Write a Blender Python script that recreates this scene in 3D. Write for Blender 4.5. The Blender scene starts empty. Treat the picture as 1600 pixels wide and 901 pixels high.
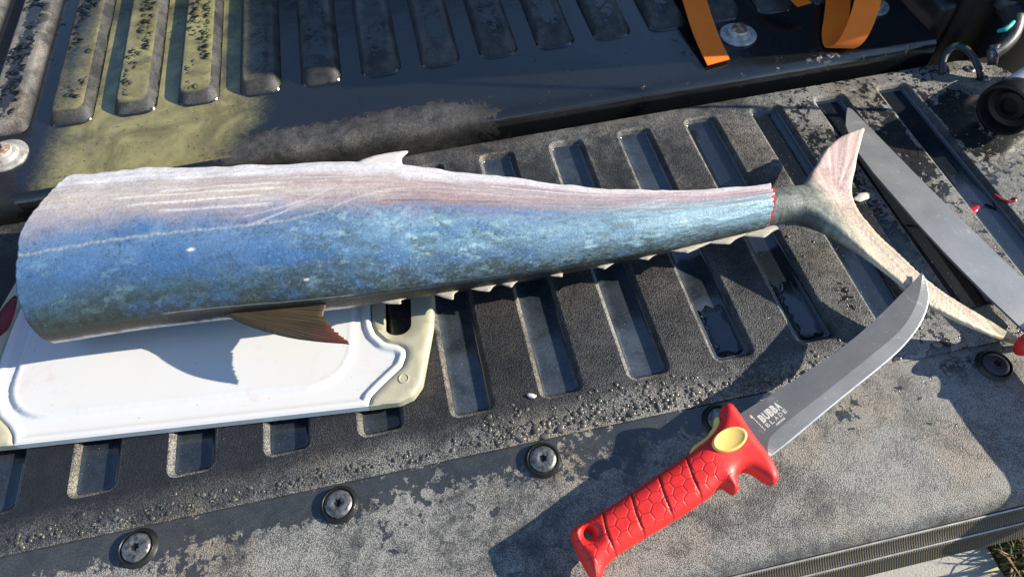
import bpy, bmesh, math, random
import numpy as np
from mathutils import Vector, Matrix
from mathutils.geometry import delaunay_2d_cdt

random.seed(7); rng = np.random.default_rng(11)
scene = bpy.context.scene
COL = scene.collection

# ------------------------------------------------------------------ camera, sky, sun, exposure
cam_data = bpy.data.cameras.new('camera')
cam = bpy.data.objects.new('camera', cam_data); COL.objects.link(cam)
cam_data.sensor_width = 36.0
cam_data.lens = 36.0 * 1060 / 1600
cam_data.clip_start = 0.02; cam_data.clip_end = 400
_R0 = (0.9775181757, -0.2087158747, -0.0299315856)
_R1 = (-0.1892088024, -0.8056537553, -0.5613573333)
_R2 = (0.0930496925, 0.5544003158, -0.8270320698)
M = Matrix(((_R0[0], -_R1[0], -_R2[0], -0.3428942), (_R0[1], -_R1[1], -_R2[1], -0.5523550),
            (_R0[2], -_R1[2], -_R2[2], 0.5460639), (0, 0, 0, 1)))
cam.matrix_world = M
cam_data.dof.use_dof = False
cam_data.dof.focus_distance = 0.60
cam_data.dof.aperture_fstop = 7.0
scene.camera = cam

SUN_EL = math.radians(25.5)
SUN_DIR = Vector((-1.0, 0.13, 0)).normalized() * math.cos(SUN_EL) + Vector((0, 0, -math.sin(SUN_EL)))  # way the light travels
world = bpy.data.worlds.new('World'); scene.world = world; world.use_nodes = True
wn = world.node_tree
bg = wn.nodes['Background']
sky = wn.nodes.new('ShaderNodeTexSky'); sky.sky_type = 'NISHITA'; sky.sun_disc = False
sky.sun_elevation = SUN_EL
sky.sun_rotation = math.atan2(-SUN_DIR.x, -SUN_DIR.y)
sky.dust_density = 0.2; sky.ozone_density = 3.0
wn.links.new(sky.outputs[0], bg.inputs['Color'])
bg.inputs['Strength'].default_value = 0.115
sl = bpy.data.lights.new('sun', 'SUN'); sl.energy = 5.0; sl.angle = math.radians(0.53); sl.color = (1.0, 0.91, 0.75)
sun = bpy.data.objects.new('sun', sl); COL.objects.link(sun)
sun.rotation_euler = SUN_DIR.to_track_quat('-Z', 'Y').to_euler()
scene.view_settings.view_transform = 'Standard'
scene.view_settings.look = 'None'
scene.view_settings.exposure = 0.80
scene.view_settings.gamma = 1.0

# ------------------------------------------------------------------ node helpers
class NT:
    def __init__(s, name):
        s.m = bpy.data.materials.new(name); s.m.use_nodes = True
        s.t = s.m.node_tree; s.b = s.t.nodes['Principled BSDF']
    def n(s, typ, **kw):
        x = s.t.nodes.new(typ)
        for k, v in kw.items(): setattr(x, k, v)
        return x
    def set(s, sock, v):
        if isinstance(v, bpy.types.NodeSocket): s.t.links.new(v, sock)
        elif v is not None: sock.default_value = v
    def math(s, op, a, b=None, c=None, clamp=False):
        x = s.n('ShaderNodeMath', operation=op); x.use_clamp = clamp
        s.set(x.inputs[0], a)
        if b is not None: s.set(x.inputs[1], b)
        if c is not None: s.set(x.inputs[2], c)
        return x.outputs[0]
    def mix(s, f, a, b, mode='MIX'):
        x = s.n('ShaderNodeMix', data_type='RGBA', blend_type=mode)
        s.set(x.inputs[0], f)
        s.set(x.inputs[6], a if isinstance(a, bpy.types.NodeSocket) else (*a, 1))
        s.set(x.inputs[7], b if isinstance(b, bpy.types.NodeSocket) else (*b, 1))
        return x.outputs[2]
    def lerp(s, f, a, b):
        x = s.n('ShaderNodeMix', data_type='FLOAT')
        s.set(x.inputs[0], f); s.set(x.inputs[2], a); s.set(x.inputs[3], b)
        return x.outputs[0]
    def step(s, v, lo, hi, a=0.0, b=1.0):
        x = s.n('ShaderNodeMapRange', interpolation_type='SMOOTHSTEP')
        s.set(x.inputs[0], v); s.set(x.inputs[1], lo); s.set(x.inputs[2], hi); s.set(x.inputs[3], a); s.set(x.inputs[4], b)
        return x.outputs[0]
    def pos(s):
        return s.n('ShaderNodeNewGeometry').outputs['Position']
    def obj(s):
        return s.n('ShaderNodeTexCoord').outputs['Object']
    def scale(s, v, sc):
        x = s.n('ShaderNodeVectorMath', operation='MULTIPLY'); s.set(x.inputs[0], v); x.inputs[1].default_value = sc
        return x.outputs[0]
    def noise(s, v, scale, detail=3, rough=0.55, dist=0.0):
        x = s.n('ShaderNodeTexNoise'); s.set(x.inputs['Vector'], v)
        x.inputs['Scale'].default_value = scale; x.inputs['Detail'].default_value = detail
        x.inputs['Roughness'].default_value = rough; x.inputs['Distortion'].default_value = dist
        return x.outputs['Fac']
    def vor(s, v, scale, feature='F1', out='Distance', rand=1.0, dims='3D'):
        x = s.n('ShaderNodeTexVoronoi', feature=feature, voronoi_dimensions=dims); s.set(x.inputs['Vector'], v)
        x.inputs['Scale'].default_value = scale; x.inputs['Randomness'].default_value = rand
        return x.outputs[out]
    def attr(s, name):
        x = s.n('ShaderNodeAttribute', attribute_name=name); return x
    def bump(s, h, strength, dist, prev=None):
        x = s.n('ShaderNodeBump'); s.set(x.inputs['Height'], h)
        s.set(x.inputs['Strength'], strength); x.inputs['Distance'].default_value = dist
        if prev is not None: s.t.links.new(prev, x.inputs['Normal'])
        return x.outputs[0]
    def out(s, color=None, rough=None, normal=None, metal=None, spec=None):
        if color is not None: s.set(s.b.inputs['Base Color'], color if isinstance(color, bpy.types.NodeSocket) else (*color, 1))
        if rough is not None: s.set(s.b.inputs['Roughness'], rough)
        if metal is not None: s.set(s.b.inputs['Metallic'], metal)
        if spec is not None: s.set(s.b.inputs['Specular IOR Level'], spec)
        if normal is not None: s.t.links.new(normal, s.b.inputs['Normal'])
        return s.m

def liner_material(name, dustcol, blackcol, grain_scale, grain_h, wetcol=(0.008, 0.009, 0.010), wamp=2.2):
    k = NT(name); P = k.pos()
    dust = k.attr('dust').outputs['Fac']; wet = k.attr('wet').outputs['Fac']; olive_refl = k.attr('olive_refl').outputs['Fac']
    grain = k.vor(P, grain_scale)                               # pebbled plastic
    g2 = k.noise(P, grain_scale * 1.7, 2, 0.6)
    big = k.noise(P, 13, 6, 0.62, 0.6); mid = k.noise(P, 70, 6, 0.7, 0.5)
    cells = k.step(grain, 0.25, 0.65)
    d = k.math('MULTIPLY', dust, k.step(k.math('ADD', k.math('MULTIPLY', big, 0.55), k.math('MULTIPLY', mid, 0.5)), 0.36, 0.70, 0.12, 1.55))
    sp = k.math('MULTIPLY', k.lerp(cells, 1.25, 0.30), k.step(g2, 0.25, 0.72, 0.35, 1.6))
    d = k.math('MULTIPLY', d, sp, clamp=True)
    tint = k.mix(k.step(k.noise(P, 9, 3), 0.45, 0.70), dustcol, (dustcol[0] * 1.08, dustcol[1] * 0.94, dustcol[2] * 0.80))
    col = k.mix(d, blackcol, tint)
    wn_ = k.noise(P, 120, 8, 0.74, 0.25)
    wn2 = k.noise(P, 30, 4, 0.6)
    wsum = k.math('ADD', wet, k.math('MULTIPLY', k.math('SUBTRACT', k.math('ADD', k.math('MULTIPLY', wn_, 0.6), k.math('MULTIPLY', wn2, 0.4)), 0.5), wamp))
    wf = k.step(wsum, 0.49, 0.53)
    col = k.mix(wf, col, k.mix(0.88, col, wetcol))
    # olive reflection on the wet bed, painted into the base colour
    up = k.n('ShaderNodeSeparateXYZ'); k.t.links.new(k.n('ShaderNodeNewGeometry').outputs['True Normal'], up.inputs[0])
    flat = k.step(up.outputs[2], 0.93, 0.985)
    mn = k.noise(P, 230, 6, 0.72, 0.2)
    mf = k.math('MULTIPLY', k.math('MULTIPLY', flat, k.step(k.noise(P, 11, 4, 0.6, 0.5), 0.25, 0.48, 0.35, 1.0)), k.step(k.math('ADD', olive_refl, k.math('MULTIPLY', k.math('SUBTRACT', mn, 0.5), 0.55)), 0.15, 0.80))
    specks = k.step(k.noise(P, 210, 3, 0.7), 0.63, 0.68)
    refl_col = k.mix(k.step(k.noise(P, 22, 5, 0.65, 0.8), 0.32, 0.68), (0.33, 0.295, 0.12), (0.15, 0.130, 0.048))
    refl_col = k.mix(specks, refl_col, (0.05, 0.045, 0.03))
    col = k.mix(mf, col, refl_col)
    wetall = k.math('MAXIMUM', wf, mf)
    rough = k.lerp(wetall, k.lerp(d, 0.42, 0.75), k.lerp(k.noise(P, 140, 3), 0.05, 0.2))
    hgt = k.math('MULTIPLY', k.math('ADD', k.math('MULTIPLY', grain, -1.0), k.math('MULTIPLY', g2, 0.5)), k.lerp(wetall, 1.0, 0.16))
    n1 = k.bump(hgt, 0.9, grain_h)
    n2 = k.bump(k.noise(P, 34, 3), 0.25, 0.002, n1)
    return k.out(col, rough, n2, spec=k.lerp(wetall, 0.45, 1.0))

def groove_floor_material():
    k = NT('groove_floor_plastic'); P = k.pos()
    film = k.attr('film').outputs['Fac']
    big = k.noise(P, 30, 5, 0.65, 0.4); fine = k.noise(P, 420, 3, 0.7)
    d = k.math('MULTIPLY', film, k.math('ADD', k.step(big, 0.3, 0.7, 0.35, 1.2), k.step(fine, 0.45, 0.8, -0.1, 0.5)), clamp=True)
    col = k.mix(d, (0.008, 0.011, 0.017), (0.17, 0.205, 0.24))
    sp = k.step(k.noise(P, 520, 2, 0.6), 0.68, 0.74)
    col = k.mix(k.math('MULTIPLY', sp, 0.6), col, (0.42, 0.41, 0.38))
    return k.out(col, k.lerp(d, 0.06, 0.32), k.bump(fine, 0.12, 0.0004), spec=1.0)

def simple(name, col, rough, metal=0.0, var=0.0, vscale=60, bump=0.0, bscale=400, bdist=0.0005, spec=0.5, alt=None, asc=30, alo=0.55, ahi=0.7):
    k = NT(name); P = k.obj()
    c = (*col,)
    cs = k.mix(k.step(k.noise(P, vscale, 5, 0.6), 0.3, 0.7), tuple(x * (1 - var) for x in c), tuple(min(1, x * (1 + var)) for x in c))
    if alt: cs = k.mix(k.step(k.noise(P, asc, 5, 0.65), alo, ahi), cs, alt)
    nrm = k.bump(k.noise(P, bscale, 3), bump, bdist) if bump else None
    r = k.lerp(k.noise(P, vscale * 2, 3), max(0.02, rough - 0.1), rough + 0.1)
    return k.out(cs, r, nrm, metal, spec)

MAT = {}
MAT['liner'] = liner_material('black_liner_plastic', (0.33, 0.325, 0.30), (0.011, 0.012, 0.015), 900, 0.0005)
MAT['floor'] = groove_floor_material()
MAT['trim'] = liner_material('trim_plastic', (0.36, 0.35, 0.32), (0.032, 0.034, 0.037), 1100, 0.0004, (0.026, 0.030, 0.032), 3.4)
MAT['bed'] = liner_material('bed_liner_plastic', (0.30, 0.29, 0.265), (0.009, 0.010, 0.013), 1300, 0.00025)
MAT['black'] = simple('black_plastic', (0.012, 0.012, 0.013), 0.4, var=0.3, bump=0.2)
MAT['darkgrey'] = simple('dark_grey_plastic', (0.04, 0.043, 0.048), 0.4, var=0.3, bump=0.3)
MAT['paint'] = simple('truck_paint', (0.02, 0.022, 0.026), 0.15, var=0.1)
MAT['glass'] = simple('dark_glass', (0.01, 0.01, 0.01), 0.04)
MAT['zinc'] = simple('weathered_zinc', (0.19, 0.19, 0.185), 0.40, 0.7, 0.6, 300, 0.3, 900, 0.0003)
MAT['zincrust'] = simple('rusty_washer', (0.50, 0.49, 0.45), 0.42, 0.35, 0.3, 120, 0.2, 900, 0.0003, alt=(0.30, 0.12, 0.05), asc=75, alo=0.56, ahi=0.66)
MAT['rust'] = simple('rusty_bolt_head', (0.24, 0.10, 0.05), 0.6, 0.1, 0.4, 160, 0.5, 700, 0.0006, alt=(0.42, 0.40, 0.36), asc=110, alo=0.5, ahi=0.6)
MAT['silver'] = simple('silver_line', (0.42, 0.41, 0.38), 0.4, 0.5, 0.2)
MAT['red'] = None
MAT['white'] = None
MAT['grip'] = simple('beige_rubber', (0.46, 0.43, 0.31), 0.55, var=0.10, vscale=40, bump=0.15, bscale=900, alt=(0.36, 0.32, 0.22), asc=22, alo=0.6, ahi=0.8)
MAT['blood'] = simple('blood', (0.20, 0.008, 0.010), 0.12, var=0.3)
MAT['flesh'] = simple('raw_flesh', (0.55, 0.10, 0.08), 0.25, var=0.4, vscale=300, bump=0.4, bscale=500, alt=(0.25, 0.01, 0.01), asc=140, alo=0.5, ahi=0.6)
MAT['teal'] = simple('teal_paint', (0.02, 0.42, 0.36), 0.5)
MAT['orangebit'] = simple('orange_plastic', (0.85, 0.16, 0.02), 0.5)
MAT['yellow'] = simple('yellow_rubber', (0.95, 0.66, 0.18), 0.35, var=0.06)
MAT['letter'] = simple('pale_etching', (0.66, 0.62, 0.54), 0.6, var=0.15, vscale=900)
MAT['scrap'] = simple('pale_scrap', (0.75, 0.70, 0.60), 0.4, var=0.1)

def orange_web():
    k = NT('orange_webbing'); P = k.attr('ab').outputs['Vector']
    w = k.n('ShaderNodeTexWave', wave_type='BANDS', bands_direction='X'); k.set(w.inputs['Vector'], P); w.inputs['Scale'].default_value = 260
    c = k.mix(k.step(k.noise(P, 90, 4), 0.3, 0.7), (1.0, 0.19, 0.004), (1.0, 0.22, 0.006))
    return k.out(c, 0.6, k.bump(w.outputs['Fac'], 0.35, 0.0004))
MAT['orange'] = orange_web()

def red_handle():
    k = NT('red_grip_rubber'); ab = k.attr('ab').outputs['Vector']
    def vm(op, a, b=None):
        x = k.n('ShaderNodeVectorMath', operation=op); k.set(x.inputs[0], a)
        if b is not None: k.set(x.inputs[1], b)
        return x.outputs[1 if op == 'LENGTH' else 0]
    wob = k.n('ShaderNodeTexNoise'); k.set(wob.inputs['Vector'], ab); wob.inputs['Scale'].default_value = 55
    p = vm('ADD', k.scale(ab, (95, 105, 0)), k.scale(wob.outputs['Color'], (0.5, 0.5, 0)))
    r_ = (1.0, 1.7320508, 1.0); h_ = (0.5, 0.8660254, 0.5)
    ga = vm('SUBTRACT', vm('MODULO', vm('ADD', p, (100.0, 173.20508, 0.5)), r_), h_); gb_ = vm('SUBTRACT', vm('MODULO', vm('ADD', p, (100.5, 174.0711, 0.5)), r_), h_)
    ga = k.scale(ga, (1, 1, 0)); gb_ = k.scale(gb_, (1, 1, 0))
    pick = k.math('LESS_THAN', vm('LENGTH', ga), vm('LENGTH', gb_))
    mv = k.n('ShaderNodeMix', data_type='VECTOR'); k.set(mv.inputs[0], pick); k.set(mv.inputs[4], gb_); k.set(mv.inputs[5], ga)
    sx = k.n('ShaderNodeSeparateXYZ'); k.t.links.new(vm('ABSOLUTE', mv.outputs[1]), sx.inputs[0])
    hx = k.math('SUBTRACT', 0.5, k.math('MAXIMUM', sx.outputs[0], k.math('ADD', k.math('MULTIPLY', sx.outputs[0], 0.5), k.math('MULTIPLY', sx.outputs[1], 0.8660254))))
    mask = k.attr('hexmask').outputs['Fac']
    groove = k.step(hx, 0.0, 0.10)
    h = k.math('MULTIPLY', groove, mask)
    nz = k.noise(ab, 900, 3)
    n = k.bump(h, 0.45, 0.0006); n = k.bump(nz, 0.25, 0.0003, n)
    c = k.mix(k.noise(ab, 45, 4), (0.72, 0.016, 0.016), (0.84, 0.028, 0.022))
    gri = k.math('MULTIPLY', k.math('SUBTRACT', 1.0, groove), k.math('MULTIPLY', mask, 0.45)); c = k.mix(gri, c, (0.36, 0.010, 0.010))
    sm = k.step(k.noise(ab, 38, 6, 0.75, 0.8), 0.55, 0.75); c = k.mix(k.math('MULTIPLY', sm, 0.18), c, (0.50, 0.05, 0.04))
    c = k.mix(k.attr('ring').outputs['Fac'], c, (0.12, 0.004, 0.004))
    return k.out(c, k.lerp(k.noise(ab, 60, 5, 0.7), 0.30, 0.68), n)
MAT['red'] = red_handle()

def steel(name, base, rough, scr):
    k = NT(name); ab = k.attr('ab').outputs['Vector']
    st = k.noise(k.scale(ab, (1, 14, 0)), 60, 5, 0.7)
    bl = k.noise(ab, 28, 4, 0.6)
    spots = k.math('MAXIMUM', k.step(k.noise(ab, 240, 4, 0.7), 0.62, 0.70), k.step(k.noise(ab, 60, 5, 0.75, 0.6), 0.60, 0.68))
    sc = k.step(k.noise(k.scale(ab, (9, 1.5, 0)), 130, 4, 0.75, 0.8), 0.62, 0.70)
    c = k.mix(k.math('MULTIPLY', st, bl), tuple(x * 0.75 for x in base), tuple(x * 1.35 for x in base))
    c = k.mix(k.math('MULTIPLY', sc, scr), c, tuple(min(1, x * 1.9) for x in base))
    c = k.mix(k.math('MULTIPLY', spots, 0.5), c, tuple(min(1, x * 1.6) for x in base))
    return k.out(c, k.lerp(bl, rough - 0.08, rough + 0.12), k.bump(st, 0.08, 0.0003), 0.55)
MAT['blade'] = steel('grey_blade_steel', (0.185, 0.185, 0.187), 0.5, 0.45)
MAT['bevel'] = steel('ground_bevel_steel', (0.27, 0.27, 0.272), 0.42, 0.6)
MAT['edge'] = simple('honed_edge', (0.8, 0.82, 0.84), 0.3, 0.7)
MAT['blade2'] = steel('slimy_blade_steel', (0.40, 0.40, 0.39), 0.42, 0.25)

def white_board():
    k = NT('white_board_plastic'); P = k.obj()
    st = k.step(k.noise(P, 30, 6, 0.7), 0.60, 0.78)
    edge = k.attr('stain').outputs['Fac']
    c = k.mix(k.noise(P, 12, 4), (0.67, 0.66, 0.65), (0.73, 0.73, 0.73))
    c = k.mix(k.math('MULTIPLY', st, k.math('ADD', 0.26, k.math('MULTIPLY', edge, 0.7))), c, (0.62, 0.42, 0.33))
    sc = k.step(k.noise(k.scale(P, (1.0, 7.0, 1)), 90, 4, 0.75, 1.2), 0.64, 0.72)
    c = k.mix(k.math('MULTIPLY', sc, 0.38), c, (0.55, 0.46, 0.40))
    b1 = k.step(k.noise(P, 17, 5, 0.7, 1.0), 0.56, 0.74); c = k.mix(k.math('MULTIPLY', b1, 0.32), c, (0.66, 0.50, 0.44))
    dots = k.step(k.noise(P, 150, 2, 0.5), 0.73, 0.77); c = k.mix(k.math('MULTIPLY', dots, 0.6), c, (0.42, 0.20, 0.14))
    n = k.bump(k.noise(P, 600, 3), 0.12, 0.0004); n = k.bump(sc, 0.1, 0.0003, n)
    return k.out(c, 0.42, n)
MAT['white'] = white_board()

def fish_skin(name, rough, sparkle):
    k = NT(name); P = k.obj()
    c = k.attr('skin').outputs['Color']
    n1 = k.noise(P, 900, 3, 0.7); n2 = k.noise(P, 330, 4, 0.7)
    c = k.mix(1.0, c, k.mix(n1, (0.55, 0.55, 0.55), (1.42, 1.42, 1.42)), 'MULTIPLY')
    fl = k.step(k.noise(P, 1150, 2, 0.6), 0.62, 0.72)
    c = k.mix(k.math('MULTIPLY', fl, sparkle), c, (0.62, 0.68, 0.66))
    n = k.bump(k.math('ADD', k.math('MULTIPLY', n1, 0.6), n2), 0.55, 0.0009)
    k.b.inputs['Coat Weight'].default_value = 0.12
    k.b.inputs['Coat Roughness'].default_value = 0.22
    return k.out(c, k.lerp(n2, rough - 0.1, rough + 0.15), n, 0.12)
MAT['fish'] = fish_skin('fish_skin', 0.42, 0.22)
MAT['fishtail'] = fish_skin('fish_tail_skin', 0.40, 0.18)

def fin_mat(name, a, b, tip):
    k = NT(name); v = k.attr('ab').outputs['Vector']
    rays = k.noise(k.scale(v, (0.6, 30.0, 0)), 4.0, 3, 0.6, 0.2)
    c = k.mix(k.step(rays, 0.35, 0.65), a, b)
    c = k.mix(k.attr('tip').outputs['Fac'], c, tip)
    return k.out(c, 0.35, k.bump(rays, 0.6, 0.001))
MAT['dorsal'] = fin_mat('brown_fin', (0.022, 0.015, 0.010), (0.095, 0.070, 0.038), (0.11, 0.035, 0.02))
MAT['pale_fin'] = fin_mat('pale_fin', (0.68, 0.60, 0.56), (0.80, 0.76, 0.74), (0.8, 0.78, 0.76))
MAT['finlet'] = fin_mat('cream_finlet', (0.36, 0.33, 0.26), (0.52, 0.48, 0.38), (0.58, 0.54, 0.44))

def water_mat():
    k = NT('clear_water'); P = k.pos()
    tr = k.n('ShaderNodeBsdfTransparent'); tr.inputs[0].default_value = (0.9, 0.91, 0.92, 1)
    gl = k.n('ShaderNodeBsdfGlossy'); gl.inputs['Roughness'].default_value = 0.03
    fr = k.n('ShaderNodeFresnel'); fr.inputs['IOR'].default_value = 1.36
    mx = k.n('ShaderNodeMixShader'); k.t.links.new(fr.outputs[0], mx.inputs[0]); k.t.links.new(tr.outputs[0], mx.inputs[1]); k.t.links.new(gl.outputs[0], mx.inputs[2])
    o = [n for n in k.t.nodes if n.type == 'OUTPUT_MATERIAL'][0]; k.t.links.new(mx.outputs[0], o.inputs['Surface']); k.t.nodes.remove(k.b)
    return k.m
MAT['water'] = water_mat()
MAT['bead'] = simple('dusty_water_bead', (0.10, 0.095, 0.08), 0.2, var=0.5, vscale=120, bump=0.2, bscale=1200)

def moulding():
    k = NT('ribbed_moulding'); P = k.pos()
    w = k.n('ShaderNodeTexWave', wave_type='BANDS', bands_direction='X'); k.set(w.inputs['Vector'], P); w.inputs['Scale'].default_value = 150
    w.inputs['Distortion'].default_value = 0.3
    c = k.mix(k.noise(P, 40, 4), (0.045, 0.040, 0.030), (0.10, 0.088, 0.06))
    c = k.mix(k.step(w.outputs['Fac'], 0.3, 0.8), tuple((0.03, 0.027, 0.02)), c)
    return k.out(c, 0.4, k.bump(w.outputs['Fac'], 0.8, 0.0012))
MAT['moulding'] = moulding()

def ground_mats():
    k = NT('concrete'); P = k.pos()
    c = k.mix(k.noise(P, 6, 6, 0.65), (0.36, 0.33, 0.28), (0.50, 0.47, 0.41))
    c = k.mix(k.step(k.noise(P, 90, 5, 0.7), 0.58, 0.7), c, (0.26, 0.24, 0.21))
    a = k.out(c, 0.85, k.bump(k.noise(P, 180, 4), 0.5, 0.003))
    k = NT('soil_and_thatch'); P = k.pos()
    c = k.mix(k.noise(P, 40, 6, 0.7), (0.05, 0.035, 0.018), (0.16, 0.12, 0.05))
    b = k.out(c, 0.95, k.bump(k.noise(P, 90, 5), 0.9, 0.01))
    k = NT('grass_blades'); o = k.n('ShaderNodeAttribute', attribute_name='skin')
    g = k.out(o.outputs['Color'], 0.6)
    return a, b, g
MAT['concrete'], MAT['soil'], MAT['grass'] = ground_mats()

# ------------------------------------------------------------------ object helpers
ORG = {}
def empty(name, loc, label=None, cat=None, group=None):
    o = bpy.data.objects.new(name, None); o.location = loc; COL.objects.link(o); o.empty_display_size = 0.03
    ORG[o.name] = Vector(loc)
    if label: o['label'] = label
    if cat: o['category'] = cat
    if group: o['group'] = group
    return o

def link(name, me, parent=None, org=None, **props):
    o = bpy.data.objects.new(name, me); COL.objects.link(o)
    if parent is not None: o.parent = parent
    for k, v in props.items(): o[k] = v
    return o

def root_of(o):
    while o.parent: o = o.parent
    return o

def mk(name, V, F, mat, parent=None, smooth=True, attrs=None, vecs=None, cols=None, midx=None, loc=None, sharp=None, **props):
    """V in world coordinates; the object keeps the origin of its top-level thing"""
    V = np.asarray(V, float)
    if parent is not None: off = np.array(root_of(parent).location)
    elif loc is not None: off = np.array(loc)
    else: off = np.zeros(3)
    me = bpy.data.meshes.new(name)
    me.from_pydata((V - off).tolist(), [], F)
    mats = mat if isinstance(mat, (list, tuple)) else [mat]
    for m in mats: me.materials.append(m)
    if midx is not None: me.polygons.foreach_set('material_index', midx)
    me.polygons.foreach_set('use_smooth', [smooth] * len(me.polygons))
    for k, a in (attrs or {}).items():
        at = me.attributes.new(k, 'FLOAT', 'POINT'); at.data.foreach_set('value', np.asarray(a, np.float32).ravel())
    for k, a in (vecs or {}).items():
        at = me.attributes.new(k, 'FLOAT_VECTOR', 'POINT'); at.data.foreach_set('vector', np.asarray(a, np.float32).ravel())
    for k, a in (cols or {}).items():
        at = me.attributes.new(k, 'FLOAT_COLOR', 'POINT'); a = np.asarray(a, np.float32)
        a4 = np.ones((len(a), 4), np.float32); a4[:, :3] = a; at.data.foreach_set('color', a4.ravel())
    me.update()
    if smooth and sharp is not None: me.set_sharp_from_angle(angle=math.radians(sharp))
    o = link(name, me, parent, **props)
    if parent is None and loc is not None: o.location = loc
    return o

def inside(P, poly):
    P = np.asarray(P); x, y = P[:, 0], P[:, 1]; r = np.zeros(len(P), bool)
    a = np.asarray(poly); b = np.roll(a, -1, 0)
    for (x1, y1), (x2, y2) in zip(a, b):
        c = ((y1 > y) != (y2 > y))
        with np.errstate(divide='ignore', invalid='ignore'):
            r ^= c & (x < (x2 - x1) * (y - y1) / (y2 - y1 + 1e-15) + x1)
    return r

def dist(P, line, closed=True):
    P = np.asarray(P, float); a = np.asarray(line, float); b = np.roll(a, -1, 0)
    if not closed: a, b = a[:-1], b[:-1]
    d = np.full(len(P), 1e9)
    for p, q in zip(a, b):
        v = q - p; L = v @ v + 1e-18
        t = np.clip(((P - p) @ v) / L, 0, 1)
        d = np.minimum(d, np.linalg.norm(P - p - t[:, None] * v, axis=1))
    return d

def resample(line, step, closed=True, smooth=0):
    a = np.asarray(line, float)
    if smooth:                                        # Catmull-Rom
        n = len(a); out = []
        rngi = range(n) if closed else range(n - 1)
        for i in rngi:
            if closed: p0, p1, p2, p3 = a[(i - 1) % n], a[i], a[(i + 1) % n], a[(i + 2) % n]
            else: p0, p1, p2, p3 = a[max(i - 1, 0)], a[i], a[i + 1], a[min(i + 2, n - 1)]
            for t in np.linspace(0, 1, smooth, endpoint=False):
                out.append(0.5 * ((2 * p1) + (-p0 + p2) * t + (2 * p0 - 5 * p1 + 4 * p2 - p3) * t * t + (-p0 + 3 * p1 - 3 * p2 + p3) * t ** 3))
        if not closed: out.append(a[-1])
        a = np.array(out)
    if closed: a = np.vstack([a, a[:1]])
    s = np.concatenate([[0], np.cumsum(np.linalg.norm(np.diff(a, axis=0), axis=1))])
    n = max(4, int(round(s[-1] / step)))
    u = np.linspace(0, s[-1], n, endpoint=not closed)
    return np.stack([np.interp(u, s, a[:, i]) for i in range(a.shape[1])], 1)

def fill(outline, holes=(), step=0.004, jitter=0.15, insets=()):
    """triangulate a polygon with interior points; returns pts2d, tris, index lists of the boundary loops"""
    loops = [np.asarray(outline)] + [np.asarray(h) for h in holes]
    pts = []; edges = []; idx = []
    for L in loops:
        b = len(pts); n = len(L); pts += [tuple(p) for p in L]
        edges += [(b + i, b + (i + 1) % n) for i in range(n)]; idx.append(list(range(b, b + n)))
    o = loops[0]; lo, hi = o.min(0), o.max(0)
    gx, gy = np.meshgrid(np.arange(lo[0] + step / 2, hi[0], step), np.arange(lo[1] + step / 2, hi[1], step))
    G = np.stack([gx.ravel(), gy.ravel()], 1); G += rng.uniform(-jitter, jitter, G.shape) * step
    m = inside(G, o)
    for h in loops[1:]: m &= ~inside(G, h)
    G = G[m]
    if len(G):
        keep = np.ones(len(G), bool)
        for L in loops: keep &= dist(G, L) > step * 0.5 + (max(insets) if insets else 0)
        G = G[keep]
    for ins in insets:
        a = loops[0]; t = np.roll(a, -1, 0) - np.roll(a, 1, 0); t /= np.linalg.norm(t, axis=1)[:, None]; nn = np.column_stack([-t[:, 1], t[:, 0]])
        if np.sum(a[:, 0] * np.roll(a[:, 1], -1) - np.roll(a[:, 0], -1) * a[:, 1]) < 0: nn = -nn
        q = a + nn * ins; q = q[inside(q, a)]; q = q[dist(q, a) > ins * 0.93]
        G = np.vstack([G, q])
    pts += [tuple(p) for p in G]
    vs, es, fs, ov, oe, of = delaunay_2d_cdt([Vector(p) for p in pts], edges, [], 0, 1e-7)
    vs = np.array([tuple(v) for v in vs])
    remap = np.zeros(len(pts), int)
    for i, l in enumerate(ov):
        for j in l: remap[j] = i
    T = np.array([list(f) for f in fs])
    c = vs[T].mean(1)
    m = inside(c, o)
    for h in loops[1:]: m &= ~inside(c, h)
    T = T[m]
    a = vs[T]; cr = (a[:, 1, 0] - a[:, 0, 0]) * (a[:, 2, 1] - a[:, 0, 1]) - (a[:, 1, 1] - a[:, 0, 1]) * (a[:, 2, 0] - a[:, 0, 0])
    T[cr < 0] = T[cr < 0][:, ::-1]
    T = T[np.abs(cr) > 1e-12]
    return vs, T.tolist(), [[int(remap[i]) for i in L] for L in idx]

def slab(outline, step, ztop, zbot, holes=(), insets=()):
    """closed solid from an outline; ztop/zbot: functions of (pts, distance to boundary) -> z"""
    vs, T, loops = fill(outline, holes, step, insets=insets)
    allb = [np.asarray(outline)] + [np.asarray(h) for h in holes]
    d = np.full(len(vs), 1e9)
    for L in allb: d = np.minimum(d, dist(vs, L))
    zt, zb = ztop(vs, d), zbot(vs, d)
    n = len(vs)
    V = np.vstack([np.column_stack([vs, zt]), np.column_stack([vs, zb])])
    F = [list(t) for t in T] + [[t[2] + n, t[1] + n, t[0] + n] for t in T]
    for k, L in enumerate(loops):
        a = vs[L]; area = 0.5 * np.sum(a[:, 0] * np.roll(a[:, 1], -1) - np.roll(a[:, 0], -1) * a[:, 1])
        ccw = (area > 0) == (k == 0)
        for i in range(len(L)):
            p, q = L[i], L[(i + 1) % len(L)]
            F.append([q, p, p + n, q + n] if ccw else [p, q, q + n, p + n])
    return V, F, np.concatenate([d, d])

def frame_pts(V, O, A, B, N):
    return np.array(O) + V[:, :1] * A + V[:, 1:2] * B + V[:, 2:3] * N

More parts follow.
